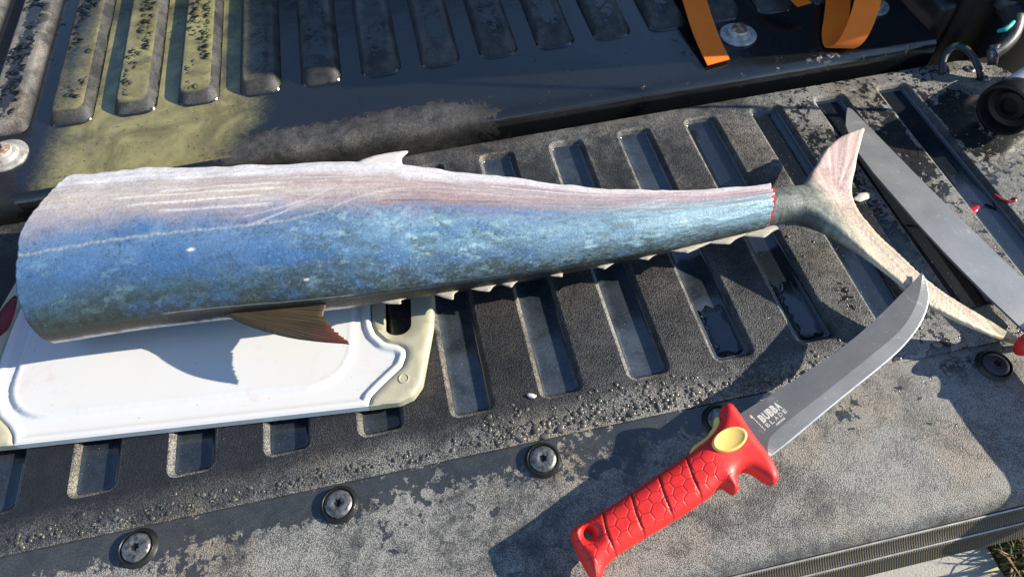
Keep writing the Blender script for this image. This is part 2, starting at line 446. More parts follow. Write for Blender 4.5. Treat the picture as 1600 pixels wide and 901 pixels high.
def rrect(cx, cy, w, l, r, seg=7):
    p = []
    for (sx, sy, a0) in ((1, 1, 0), (-1, 1, 90), (-1, -1, 180), (1, -1, 270)):
        for i in range(seg):
            a = math.radians(a0 + 90 * i / (seg - 1))
            p.append((cx + sx * (w / 2 - r) + r * math.cos(a), cy + sy * (l / 2 - r) + r * math.sin(a)))
    return np.array(p)

def lathe(profile, seg=40, mod=None):
    """profile: list of (r, z) from outside to the centre; mod(i, ang, r)->r"""
    V = []; F = []
    for i, (r, z) in enumerate(profile):
        for j in range(seg):
            a = 2 * math.pi * j / seg; rr = mod(i, a, r) if mod else r
            V.append((rr * math.cos(a), rr * math.sin(a), z))
    n = len(profile)
    for i in range(n - 1):
        for j in range(seg):
            F.append([i * seg + j, i * seg + (j + 1) % seg, (i + 1) * seg + (j + 1) % seg, (i + 1) * seg + j])
    V.append((0, 0, profile[-1][1])); c = len(V) - 1
    for j in range(seg): F.append([(n - 1) * seg + j, (n - 1) * seg + (j + 1) % seg, c])
    return np.array(V), F

def tube(path, rad, seg=10):
    path = np.asarray(path, float); n = len(path)
    rad = np.broadcast_to(np.asarray(rad, float), (n,))
    V = []; F = []; up0 = np.array([0, 0, 1.0])
    for i in range(n):
        t = path[min(i + 1, n - 1)] - path[max(i - 1, 0)]; t /= np.linalg.norm(t)
        u = up0 if abs(t[2]) < 0.9 else np.array([1.0, 0, 0])
        a = np.cross(t, u); a /= np.linalg.norm(a); b = np.cross(a, t)
        for j in range(seg):
            th = 2 * math.pi * j / seg; V.append(path[i] + rad[i] * (math.cos(th) * a + math.sin(th) * b))
    for i in range(n - 1):
        for j in range(seg):
            F.append([i * seg + j, i * seg + (j + 1) % seg, (i + 1) * seg + (j + 1) % seg, (i + 1) * seg + j])
    F.append(list(range(seg))[::-1]); F.append([(n - 1) * seg + j for j in range(seg)])
    return np.array(V), F

def boxmesh(x0, x1, y0, y1, z0, z1, r=0.0):
    bm = bmesh.new(); bmesh.ops.create_cube(bm, size=1)
    for v in bm.verts: v.co = Vector(((x0 + x1) / 2 + v.co.x * (x1 - x0), (y0 + y1) / 2 + v.co.y * (y1 - y0), (z0 + z1) / 2 + v.co.z * (z1 - z0)))
    if r: bmesh.ops.bevel(bm, geom=list(bm.edges), offset=r, segments=4, affect='EDGES', profile=0.5)
    V = np.array([v.co[:] for v in bm.verts]); F = [[v.index for v in f.verts] for f in bm.faces]; bm.free()
    return V, F

def merge(parts):
    V = []; F = []; mi = []; b = 0
    for k, p in enumerate(parts):
        v, f = p[0], p[1]; V.append(np.asarray(v)); F += [[i + b for i in q] for q in f]; mi += [p[2] if len(p) > 2 else 0] * len(f); b += len(v)
    return np.vstack(V), F, mi

# smooth random field for masks and skin colours
class Field:
    def __init__(s, seed): s.r = np.random.default_rng(seed); s.g = s.r.random((256, 256))
    def base(s, x, y):
        xi = np.floor(x).astype(int); yi = np.floor(y).astype(int); fx = x - xi; fy = y - yi
        fx = fx * fx * (3 - 2 * fx); fy = fy * fy * (3 - 2 * fy); g = s.g; w = lambda i: i % 256
        a = g[w(xi), w(yi)] * (1 - fx) + g[w(xi + 1), w(yi)] * fx
        b = g[w(xi), w(yi + 1)] * (1 - fx) + g[w(xi + 1), w(yi + 1)] * fx
        return a * (1 - fy) + b * fy
    def __call__(s, x, y, oct=4, gain=0.55):
        v = 0; a = 1; t = 0
        for i in range(oct):
            v = v + a * s.base(x * 2 ** i + 17.3 * i, y * 2 ** i + 5.1 * i); t += a; a *= gain
        return v / t
def sst(x, lo, hi):
    t = np.clip((x - lo) / (hi - lo), 0, 1); return t * t * (3 - 2 * t)
def blobs(x, y, L):
    r = np.zeros_like(x)
    for (cx, cy, rx, ry, amp) in L:
        r = r + amp * np.exp(-(((x - cx) / rx) ** 2 + ((y - cy) / ry) ** 2))
    return r

# ------------------------------------------------------------------ dirt, water and painted reflection maps (world metres)
def map_tailgate(V):
    x, y = V[:, 0], V[:, 1]
    dust = 0.085 + 0.10 * sst(x, -0.30, -0.10) + 0.62 * sst(x, -0.02, 0.10) + 0.12 * sst(y, -0.06, -0.01)
    dust = dust + 0.55 * sst(-y, 0.310, 0.326) * (0.35 + 0.65 * sst(x, -0.52, -0.36)) + 0.10 * sst(y, -0.03, 0.01)
    dust = dust - 0.05 * sst(-x, 0.42, 0.62) + 0.5 * sst(-y, 0.338, 0.344)
    wet = 0.12 + 0.29 * sst(x, 0.0, 0.10) + 0.10 * sst(-x, 0.38, 0.5)
    wet = wet + blobs(x, y, [(0.20, -0.10, 0.10, 0.05, 0.30), (0.26, -0.06, 0.06, 0.05, 0.28), (0.02, -0.115, 0.05, 0.03, 0.25),  # third blob: damp patch, also painting in the upper tail lobe's shadow
                             (0.08, -0.20, 0.03, 0.08, 0.45), (0.04, -0.27, 0.04, 0.03, 0.35), (0.30, -0.02, 0.03, 0.02, -0.3),
                             (-0.62, -0.335, 0.10, 0.006, 0.22), (-0.38, -0.335, 0.09, 0.006, 0.18), (-0.05, -0.24, 0.03, 0.05, 0.14), (0.05, -0.35, 0.05, 0.02, 0.15),
                             (-0.12, -0.25, 0.02, 0.04, 0.16), (-0.21, -0.27, 0.02, 0.03, 0.2), (0.22, -0.27, 0.04, 0.05, 0.1)])
    return dict(dust=dust, wet=wet, olive_refl=np.zeros_like(x))
def map_groove(V):
    x, y, z = V[:, 0], V[:, 1], V[:, 2]
    fl = sst(-z, 0.0050, 0.0072)
    leftwall = np.zeros_like(x)
    cxg = np.median(x); dust = (0.30 + 0.45 * sst(cxg - x, 0.0, 0.012)) * (1 - fl) + 0.15 * fl
    wet = 0.05 + 0.72 * fl
    return dict(dust=dust, wet=wet, olive_refl=np.zeros_like(x))
def map_trim(V):
    x, y = V[:, 0], V[:, 1]
    dust = 1.0 + 0.04 * sst(x, -0.25, -0.05) - 0.35 * sst(-y, 0.462, 0.472) - 0.12 * sst(-y, 0.40, 0.42) * sst(x, -0.3, -0.1)
    wet = -0.02 + 0.50 * sst(y, -0.378, -0.346) * (1 - 0.75 * sst(x, -0.12, 0.0)) + 0.34 * sst(y, -0.415, -0.360) * (1 - sst(x, -0.2, 0.0))
    wet = wet + blobs(x, y, [(-0.66, -0.352, 0.09, 0.012, 0.35), (-0.50, -0.356, 0.05, 0.014, 0.30), (-0.38, -0.392, 0.05, 0.014, 0.22),
                             (-0.56, -0.385, 0.03, 0.010, 0.22), (-0.035, -0.378, 0.020, 0.009, 0.60), (-0.01, -0.365, 0.03, 0.006, 0.36), (0.03, -0.362, 0.012, 0.006, 0.3),
                             (-0.49, -0.405, 0.016, 0.012, 0.45), (-0.43, -0.408, 0.012, 0.010, 0.45), (-0.055, -0.389, 0.012, 0.003, 0.5),
                             (0.09, -0.36, 0.04, 0.02, 0.35), (-0.25, -0.375, 0.05, 0.012, 0.25), (-0.17, -0.42, 0.01, 0.004, 0.4), (0.03, -0.397, 0.006, 0.004, 0.6)])
    return dict(dust=dust, wet=wet, olive_refl=np.zeros_like(x))
def map_bed(V, xc=None):
    x, y, z = V[:, 0], V[:, 1], V[:, 2]
    lip = sst(-y, -0.095, -0.055) * sst(x, -0.62, -0.5) * (1 - sst(x, -0.33, -0.22))
    front = sst(0.036 - y, 0, 0.002)
    dust = 0.03 + 0.34 * lip * (1 - 0.45 * front) + 0.75 * sst(-x, 0.765, 0.80) * sst(z, 0.026, 0.031) + 0.05 * blobs(x, y, [(-0.2, 0.07, 0.1, 0.03, 1)])
    top = sst(z, 0.0300, 0.0318); flank = sst(z, 0.0215, 0.024) * (1 - top)
    dust = dust + (0.16 + 0.35 * sst(-x, 0.765, 0.80)) * flank + 0.08 * top
    wet = 1.05 - 1.05 * lip - 0.50 * top - 0.70 * flank - 0.30 * sst(x, -0.34, -0.22) * sst(-y, -0.14, -0.12) - 0.75 * sst(-x, 0.75, 0.80)
    if xc is not None:
        ctr = 1 - sst(np.abs(x - xc), 0.004, 0.0165); endz = 1 - sst(y, 0.160, 0.185)
        dust = dust + top * (0.34 - 0.22 * ctr) + 0.10 * flank
        wet = np.where(top > 0.5, 0.28 + 0.42 * ctr - 0.35 * endz, wet - 0.3 * endz)
    olive_refl = 0.92 * sst(x, -0.800 + 0.10 * (y - 0.05), -0.690 + 0.10 * (y - 0.05)) * (1 - sst(x + 0.25 * (0.1 - y) * (y < 0.1), -0.60, -0.46)) - 0.35 * lip - 0.8 * flank  # area where the olive reflection is painted as colour
    olive_refl = np.where(y > 0.55, 0, olive_refl)
    return dict(dust=dust, wet=wet, olive_refl=np.clip(olive_refl, 0, 1))

# ------------------------------------------------------------------ ground
vs = np.array([(-40, -40, -0.85), (0.585, -40, -0.85), (0.585, 40, -0.85), (-40, 40, -0.85)], float)
mk('concrete_driveway', vs, [[0, 1, 2, 3]], MAT['concrete'], smooth=False, kind='structure')
gx, gy = np.meshgrid(np.concatenate([np.linspace(0.585, 2.5, 90), np.linspace(2.7, 40, 30)]), np.concatenate([np.linspace(-40, -1.7, 30), np.linspace(-1.6, 1.4, 120), np.linspace(1.5, 40, 30)]))
fld = Field(3)
gz = -0.858 + 0.03 * fld(gx * 14, gy * 14, 4) * np.clip((gx - 0.58) * 20, 0, 1)
n0, n1 = gx.shape
V = np.stack([gx.ravel(), gy.ravel(), gz.ravel()], 1)
F = [[i * n1 + j, i * n1 + j + 1, (i + 1) * n1 + j + 1, (i + 1) * n1 + j] for i in range(n0 - 1) for j in range(n1 - 1)]
mk('lawn', V, F, MAT['soil'], kind='structure')
V = []; F = []; C = []
for i in range(9000):
    x = 0.585 + abs(random.gauss(0, 0.35)); y = random.uniform(-1.0, 0.3); h = random.uniform(0.02, 0.07); a = random.uniform(0, 6.28)
    lean = random.uniform(0.2, 1.3) * h; w = random.uniform(0.0015, 0.004)
    z = -0.852; dx, dy = math.cos(a), math.sin(a); b = len(V)
    V += [(x - dy * w, y + dx * w, z), (x + dy * w, y - dx * w, z), (x + dx * lean * .4 + dy * w * .7, y + dy * lean * .4 - dx * w * .7, z + h * .65),
          (x + dx * lean * .4 - dy * w * .7, y + dy * lean * .4 + dx * w * .7, z + h * .65), (x + dx * lean, y + dy * lean, z + h)]
    F += [[b, b + 1, b + 2, b + 3], [b + 3, b + 2, b + 4]]
    t = random.random()
    c = (0.10, 0.14, 0.03) if t < 0.35 else ((0.22, 0.20, 0.06) if t < 0.6 else ((0.30, 0.19, 0.09) if t < 0.85 else (0.16, 0.08, 0.04)))
    C += [c] * 5
mk('grass', V, F, MAT['grass'], smooth=False, cols=dict(skin=np.array(C)), kind='stuff', label='short brown and green grass at the driveway edge', category='grass')

# ------------------------------------------------------------------ pickup truck
truck = empty('pickup_truck', (-0.45, 0.0, -0.85), 'black pickup truck with ribbed liner bed and its dusty tailgate folded down', 'pickup truck')

PITCH = 0.08; GW = 0.0415; GL = 0.308
grooves = [rrect(u * PITCH - GW / 2, -GL / 2, GW, GL, 0.009) for u in range(-13, 4)]
# liner sheet with the slots cut out
out = [(-1.15, 0.0195), (-1.15, -0.3405)]
Xs = np.arange(-1.15, 0.3701, 0.01)
outline = np.vstack([np.column_stack([Xs, np.full_like(Xs, -0.3415)]), [(0.372, -0.05)], [(0.3655, -0.012)], [(0.355, 0.002)], [(0.33, 0.0165)], np.column_stack([Xs[:-5][::-1], np.full(len(Xs) - 5, 0.0195)])])
vs, T, loops = fill(outline, grooves, 0.0068)
# rolled front lip that drops to the trim panel, with a slightly uneven run
z = -0.0045 * sst(-vs[:, 1], 0.331, 0.3415) + 0.0009 * sst(-vs[:, 1], 0.318, 0.327) - 0.002 * sst(vs[:, 1], 0.012, 0.0195)
V = np.column_stack([vs, z])
tail = mk('tailgate', V, T, MAT['liner'], truck, attrs=map_tailgate(V), label='open tailgate with black grooved plastic liner, dusty and wet')
for L in grooves:
    c = L.mean(0); rings = []
    w0, l0 = GW, GL
    for ins, zz in ((0, 0), (0.0009, -0.0002), (0.0022, -0.0010), (0.0034, -0.0028), (0.0044, -0.0054), (0.0058, -0.0072), (0.0080, -0.0078)):
        rr = rrect(L[:, 0].min() + GW / 2, -GL / 2, w0 - 2 * ins, l0 - 2 * ins, max(0.004, 0.009 - ins))
        rings.append(np.column_stack([rr, np.full(len(rr), zz)]))
    n = len(rings[0]); V = np.vstack(rings[:-1]); F = []
    for i in range(len(rings) - 2):
        for j in range(n): F.append([i * n + j, i * n + (j + 1) % n, (i + 1) * n + (j + 1) % n, (i + 1) * n + j])
    inner = rings[-1][:, :2]
    v2, t2, lp = fill(inner, (), 0.009)
    b = len(V); V = np.vstack([V, np.column_stack([v2, np.full(len(v2), -0.0078)])])
    F += [[i + b for i in t] for t in t2]
    k0 = (len(rings) - 2) * n
    for j in range(n): F.append([k0 + j, k0 + (j + 1) % n, lp[0][(j + 1) % n] + b, lp[0][j] + b])
    nwall = (len(rings) - 3) * n
    mi = [0] * nwall + [1] * (len(F) - nwall)
    u_ = (L[:, 0].max()) / PITCH
    film = (0.16 + 0.14 * sst(-V[:, 1], 0.20, 0.27)) * ((1.0 if u_ > -4.5 else 0.45) if u_ < -0.5 else 0.2) * (1 + 0.5 * sst(V[:, 1], -0.12, -0.02) * (u_ < -0.5))
    mk('groove', V, F, [MAT['liner'], MAT['floor']], tail, attrs=dict(film=film, **map_groove(V)), midx=mi)
# skirt behind the liner's hinge edge
V, F = boxmesh(-1.15, 0.36, 0.0, 0.0192, -0.05, -0.0025, 0.0012)
mk('hinge_edge', V, F, MAT['black'], tail)
V, F = boxmesh(-1.16, 0.372, -0.45, -0.002, -0.075, -0.0125, 0.004)
mk('tailgate_shell', V, F, MAT['paint'], tail)

# near trim panel (profile swept along x)
prof = [(-0.3400, -0.0052), (-0.344, -0.0050), (-0.350, -0.0048)] + [(-0.350 - 0.006 * i, -0.0046) for i in range(1, 18)] + \
       [(-0.4570, -0.0048), (-0.4625, -0.0054), (-0.4665, -0.0066), (-0.4700, -0.0086), (-0.4728, -0.0112), (-0.4748, -0.0143), (-0.4756, -0.0178)]
Xs = np.arange(-1.15, 0.3721, 0.007)
def sweep_x(prof, Xs):
    V = np.array([(x, y, z) for x in Xs for (y, z) in prof]); m = len(prof)
    F = [[i * m + j, i * m + j + 1, (i + 1) * m + j + 1, (i + 1) * m + j] for i in range(len(Xs) - 1) for j in range(m - 1)]
    return V, F
V, F = sweep_x(prof, Xs)
trim = mk('trim_panel', V, F, MAT['trim'], truck, attrs=map_trim(V), label='dusty grey plastic trim strip along the tailgate edge')

def torx(i, a, r): return r
def make_screw(x, y, dark=False):
    pr = [(0.0170, -0.0049), (0.0166, -0.0032), (0.0152, -0.0020), (0.0142, 0.0008), (0.0136, 0.0020), (0.0128, 0.0022), (0.0122, 0.0016), (0.0119, 0.0000)]
    v1, f1 = lathe(pr, 44)
    f1 = f1[:-44]
    cp = [(0.0119, -0.0002), (0.0114, 0.0012), (0.0104, 0.0024), (0.0080, 0.0033), (0.0052, 0.0036), (0.0046, 0.0034), (0.0030, 0.0031), (0.0027, 0.0014), (0.0012, 0.0010)]
    def star(i, a, r): return r * (1 + 0.16 * math.cos(6 * a)) if i >= 6 else r
    v2, f2 = lathe(cp, 48, star)
    off = np.array([x, y, -0.0022])
    ring = mk('screw', v1 + off, f1, MAT['black'], trim)
    fm = [0] * len(f2)
    for q, f in enumerate(f2):
        if q >= 48 * 6: fm[q] = 1
    # cap is the same screw: joined in
    me = ring.data
    V, F, mi = merge([(v1, f1, 0), (v2, f2, 1)])
    mi = [0] * len(f1) + [1 if m == 0 else 0 for m in fm]
    bpy.data.objects.remove(ring)
    R = Matrix.Rotation(random.uniform(0, 6), 3, 'Z')
    V = np.array([R @ Vector(p) for p in V])
    return mk('screw', V + off, F, [MAT['black'], MAT['darkgrey'] if dark else MAT['zinc']], trim, midx=mi, sharp=40)
for (x, y, dk) in ((-0.787, -0.358, 0), (-0.621, -0.3585, 0), (-0.462, -0.3590, 0), (-0.292, -0.3590, 0), (-0.136, -0.3590, 0), (0.119, -0.363, 1)):
    make_screw(x, y, dk)

# ribbed edge moulding below the trim
for (y0, z0, y1, z1) in ((-0.4776, -0.0190, -0.4860, -0.0270), (-0.4876, -0.0290, -0.4960, -0.0395)):
    p = [(y0, z0), (y0 - 0.0012, z0 - 0.0003)] + [(y0 + (y1 - y0) * t, z0 + (z1 - z0) * t - 0.0004 * math.sin(t * math.pi)) for t in np.linspace(0.12, 0.95, 5)] + [(y1, z1), (y1 + 0.001, z1 - 0.004)]
    V, F = sweep_x(p, np.arange(-1.15, 0.3721, 0.02)); mk('edge_moulding', V, F, MAT['moulding'], trim)
V, F = sweep_x([(-0.4750, -0.0175), (-0.4758, -0.0205), (-0.4845, -0.0295), (-0.4945, -0.0425), (-0.490, -0.075), (-0.44, -0.08)], np.arange(-1.15, 0.3721, 0.05))
mk('edge_backing', V, F, MAT['black'], trim)
for (y, z) in ((-0.4768, -0.0182), (-0.4868, -0.0280)):
    V, F = tube([(x, y, z) for x in np.linspace(-1.15, 0.37, 40)], 0.00085, 8); mk('silver_bead', V, F, MAT['silver'], trim)

# bed floor: wells, raised ribs, rolled rear lip
prof = [(0.0335, -0.045), (0.0332, -0.02), (0.0336, 0.002), (0.0350, 0.0105), (0.0378, 0.0160), (0.0420, 0.0190), (0.0470, 0.0199)] + \
       [(y, 0.02) for y in np.concatenate([np.arange(0.053, 0.56, 0.008), np.arange(0.58, 1.71, 0.04)])]
Xs = np.concatenate([np.arange(-1.2, -0.92, 0.03), np.arange(-0.92, 0.304, 0.009)])
V = np.array([(x, y, z) for x in Xs for (y, z) in prof]); m = len(prof)
V[:, 2] += 0.0015 * (fld(V[:, 0] * 9, V[:, 1] * 9, 2) - 0.5)
# rounded right corner of the lip
F = [[i * m + j + 1, i * m + j, (i + 1) * m + j, (i + 1) * m + j + 1] for i in range(len(Xs) - 1) for j in range(m - 1)]
bed = mk('bed_floor', V, F, MAT['bed'], truck, attrs=map_bed(V), label='wet black bed liner with raised ribs and painted olive reflection')
for u in range(-5, 15):
    xc = -0.732 + 0.0722 * u
    if xc > 0.27: break
    w0 = 0.0500; y0 = 0.136; l0 = 1.5 - y0; rings = []
    for ins, zz in ((0, 0.0188), (0.0006, 0.0206), (0.0020, 0.0235), (0.0045, 0.0280), (0.0062, 0.0306), (0.0078, 0.0316), (0.0095, 0.0320)):
        rr = rrect(xc, y0 + l0 / 2, w0 - 2 * ins, l0 - 2 * ins, 0.015 - ins * 0.6, 8)
        near = rr[:, 1] < y0 + 0.05
        rr[near, 1] += ins * 1.1 * (1)
        rings.append(np.column_stack([rr, np.full(len(rr), zz)]))
    n = len(rings[0]); V = np.vstack(rings[:-1]); F = []
    for i in range(len(rings) - 2):
        for j in range(n): F.append([i * n + j, i * n + (j + 1) % n, (i + 1) * n + (j + 1) % n, (i + 1) * n + j])
    v2, t2, lp = fill(rings[-1][:, :2], (), 0.007)
    b = len(V); V = np.vstack([V, np.column_stack([v2, np.full(len(v2), 0.032)])]); F += [[i + b for i in t] for t in t2]
    k0 = (len(rings) - 2) * n
    for j in range(n): F.append([k0 + j, k0 + (j + 1) % n, lp[0][(j + 1) % n] + b, lp[0][j] + b])
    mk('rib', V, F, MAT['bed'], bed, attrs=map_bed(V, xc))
for (x, y, s) in ((0.0665, 0.105, 1.0), (-0.797, 0.103, 1.12), (0.252, 0.118, 0.9)):
    v1, f1 = lathe([(0.0225 * s, 0.0202), (0.0225 * s, 0.0220), (0.0215 * s, 0.0228), (0.0150 * s, 0.0232), (0.0142 * s, 0.0240), (0.0138 * s, 0.0268), (0.0125 * s, 0.0276), (0.0108 * s, 0.0278), (0.0100 * s, 0.0300), (0.0085 * s, 0.0325), (0.0055 * s, 0.0332), (0.0038 * s, 0.0328), (0.0034 * s, 0.0312), (0.0010, 0.0310)], 44,
                   lambda i, a, r: r * (1 + 0.14 * math.cos(6 * a)) if i >= 11 else r)
    mi = [0] * len(f1)
    for q in range(44 * 8, len(f1)): mi[q] = 1
    mk('bolt', v1 + np.array([x, y, 0]), f1, [MAT['zincrust'], MAT['rust']], bed, midx=mi, sharp=35)
# gap under the lip
V, F = boxmesh(-1.2, 0.42, 0.0, 0.034, -0.16, -0.10, 0.003); mk('hinge_gap_floor', V, F, MAT['black'], truck)
# right side wall of the bed with a rolled rail, rear pillar, far bulkhead and cab
V, F = boxmesh(0.325, 0.44, 0.052, 1.72, -0.30, 0.425, 0.018); side = mk('bed_side', V, F, MAT['black'], truck)
V, F = boxmesh(0.316, 0.448, 0.050, 1.72, 0.405, 0.445, 0.014); mk('side_rail', V, F, MAT['darkgrey'], side)
V, F = boxmesh(0.302, 0.327, 0.060, 1.70, -0.04, 0.05, 0.010); mk('side_liner', V, F, MAT['black'], side)
V, F = boxmesh(0.378, 0.442, 0.020, 0.060, -0.30, 0.41, 0.010); mk('rear_pillar', V, F, MAT['paint'], side)
V, F = boxmesh(-1.36, -1.205, 0.052, 1.72, -0.30, 0.425, 0.018); mk('bed_side', V, F, MAT['black'], truck)
V, F = boxmesh(-1.36, 0.44, 1.722, 1.78, -0.30, 0.43, 0.01); mk('bulkhead', V, F, MAT['black'], truck)
V, F = boxmesh(-1.34, 0.42, 1.85, 3.6, -0.30, 1.02, 0.10); cab = mk('cab', V, F, MAT['paint'], truck)
V, F = boxmesh(-1.15, 0.23, 1.842, 1.86, 0.52, 0.92, 0.006); mk('rear_window', V, F, MAT['glass'], cab)
# support cable and latch at the right corner
cp = np.array([(0.345, -0.085, 0.004), (0.352, -0.078, 0.03), (0.375, -0.045, 0.15), (0.395, -0.012, 0.28), (0.408, 0.03, 0.40)])
V, F = tube(resample(cp, 0.02, False, 6), 0.0028, 10); mk('support_cable', V, F, MAT['black'], truck)
arm = resample(np.array([(0.376, 0.047, 0.046), (0.374, 0.028, 0.044), (0.362, 0.008, 0.038), (0.346, -0.004, 0.032), (0.330, -0.010, 0.028)]), 0.006, False, 5)
V1, F1 = tube(arm, np.linspace(0.012, 0.0075, len(arm)), 14)
kv, kf = lathe([(0.0150, -0.006), (0.0150, 0.004), (0.0135, 0.0065), (0.009, 0.0072), (0.008, 0.0060), (0.002, 0.0058)], 28)
kv = kv + np.array([0.376, 0.050, 0.052])
V, F, mi = merge([(V1, F1), (kv, kf)])
latch = mk('tailgate_latch', V, F, MAT['darkgrey'], truck, sharp=50)
V, F = tube(resample(np.array([(0.283, -0.004, 0.004), (0.288, 0.010, 0.016), (0.302, 0.018, 0.024), (0.315, 0.006, 0.022), (0.322, -0.014, 0.010), (0.324, -0.020, 0.002)]), 0.004, False, 5), 0.004, 10)
mk('latch_loop', V, F, MAT['darkgrey'], latch)
V, F = tube([(0.337, 0.006, 0.046), (0.345, 0.005, 0.0478), (0.352, 0.0085, 0.0490), (0.360, 0.013, 0.0500)], [0.002, 0.003, 0.0028, 0.0018], 8); mk('paint_mark', V, F, MAT['teal'], latch)
V, F = tube([(0.331, -0.018, 0.018), (0.333, -0.004, 0.036)], 0.0055, 14); mk('latch_pin', V, F, MAT['zinc'], latch)
for (x, y) in ((0.3243, 0.0003), (0.331, -0.0195)):
    v, f = lathe([(0.0062, -0.002), (0.0062, 0.0008), (0.0052, 0.0016), (0.0034, 0.0016), (0.0030, 0.0006), (0.0008, 0.0004)], 24)
    mk('rivet', v + np.array([x, y, 0]), f, MAT['zinc'], tail, sharp=40)

# ------------------------------------------------------------------ cutting board
BO = np.array([-0.562, -0.165, 0.0]); BA = math.radians(-6); BE = np.array([math.cos(BA), math.sin(BA), 0]); BF = np.array([-BE[1], BE[0], 0]); BN = np.array([0, 0, 1.0])
board = empty('cutting_board', (BO[0], BO[1], 0.0), 'white plastic cutting board with beige ends under the fish', 'cutting board')
S_R = [(146, 0), (146.2, -10.8), (147.5, -24), (151.1, -33.8), (159.9, -43.7), (171.5, -47.8), (178.0, -53), (178.9, -59.3), (175.2, -69.9), (157.0, -86.7), (148, -96), (144.9, -105)]
S_L = [(-154, -105), (-157, -96), (-163, -88), (-175, -77.3), (-185, -60), (-190.5, -38), (-192, -15), (-192, 0)]
def mirror(l): return [(x, -y) for x, y in l[::-1]]
half_r = S_R; half_l = S_L
white_o = np.array(half_l + mirror(half_l)[1:] + mirror(half_r) + half_r[1:])[::-1] / 1000
# note: order becomes a closed loop left(bottom->top), right(top->bottom)
wo = resample(white_o, 0.0018)
inner = rrect(-0.0205, 0, 0.303, 0.163, 0.038, 9)
def wtop(p, d):
    din = dist(p, inner); ins = inside(p, inner); sd = np.where(ins, -din, din)
    ch = sst(sd, -0.0015, 0.0022) * sst(d, 0.0052, 0.0085)
    lipr = np.exp(-((sd + 0.002) / 0.0018) ** 2) * 0.0004
    return 0.0120 - 0.0024 * ch + lipr - 0.0018 * (1 - sst(d, 0, 0.0022))
V, F, d = slab(wo, 0.0021, wtop, lambda p, d: np.full(len(p), 0.0010) + 0.001 * (1 - sst(d, 0, 0.002)), insets=(0.0006, 0.0013, 0.0023, 0.0040, 0.0055, 0.0070, 0.0087))
stain = np.clip(blobs(V[:, 0], V[:, 1], [(-0.02, -0.095, 0.05, 0.010, 1.0), (0.03, -0.094, 0.05, 0.008, 0.9), (-0.12, -0.06, 0.05, 0.03, 0.4), (0.165, -0.07, 0.01, 0.012, 0.8), (-0.1, -0.03, 0.06, 0.03, 0.3)]), 0, 1)
mk('board_panel', frame_pts(V, BO, BE, BF, BN), F, MAT['white'], board, attrs=dict(stain=stain), sharp=50)
g = 0.0006
gr_o = np.array([(x / 1000 + g, y / 1000) for x, y in S_R][::-1] + [(x / 1000 + g, y / 1000) for x, y in mirror(S_R)][::-1][1:] +
                [(0.172, 0.1045), (0.184, 0.100), (0.192, 0.089), (0.204, 0.03), (0.2065, 0.0), (0.204, -0.03), (0.192, -0.089), (0.184, -0.100), (0.172, -0.1045)])
gr_o = resample(gr_o, 0.003)
slot = resample(rrect(0.1715, 0, 0.025, 0.074, 0.0115, 8), 0.003)
gtop = lambda p, d: 0.0122 - 0.0022 * (1 - sst(d, 0, 0.0028))
V, F, d = slab(gr_o, 0.005, gtop, lambda p, d: np.full(len(p), 0.0008) + 0.001 * (1 - sst(d, 0, 0.002)), [slot], insets=(0.0007, 0.0016, 0.0028))
grip = mk('end_grip', frame_pts(V, BO, BE, BF, BN), F, MAT['grip'], board, sharp=55)
v, f = lathe([(0.0048, 0.0118), (0.0048, 0.0128), (0.0040, 0.0130), (0.0036, 0.0124), (0.001, 0.0124)], 28)
mk('button', v + BO + BE * 0.1765 + BF * -0.083, f, MAT['grip'], grip, sharp=40)
gl_o = np.array([(x / 1000 - g, y / 1000) for x, y in S_L] + [(x / 1000 - g, y / 1000) for x, y in mirror(S_L)][1:] +
                [(-0.182, 0.1045), (-0.194, 0.099), (-0.202, 0.088), (-0.212, 0.03), (-0.214, 0.0), (-0.212, -0.03), (-0.202, -0.088), (-0.194, -0.099), (-0.182, -0.1045)])
gl_o = resample(gl_o, 0.003)
V, F, d = slab(gl_o, 0.005, gtop, lambda p, d: np.full(len(p), 0.0008) + 0.001 * (1 - sst(d, 0, 0.002)), insets=(0.0007, 0.0016, 0.0028))
mk('end_grip', frame_pts(V, BO, BE, BF, BN), F, MAT['grip'], board, sharp=55)
# blood smear on the left grip
bs = resample(np.array([(-0.2105, 0.010), (-0.199, 0.006), (-0.1935, 0.018), (-0.1945, 0.045), (-0.200, 0.052), (-0.2075, 0.036)]), 0.003, True, 5)
V, F, d = slab(bs, 0.004, lambda p, d: 0.0122 + 0.0003 * sst(d, 0, 0.004), lambda p, d: np.full(len(p), 0.0119))
mk('blood_smear', frame_pts(V, BO, BE, BF, BN), F, MAT['blood'], None, loc=None, label='dark red blood smear on the left end of the cutting board', category='blood')

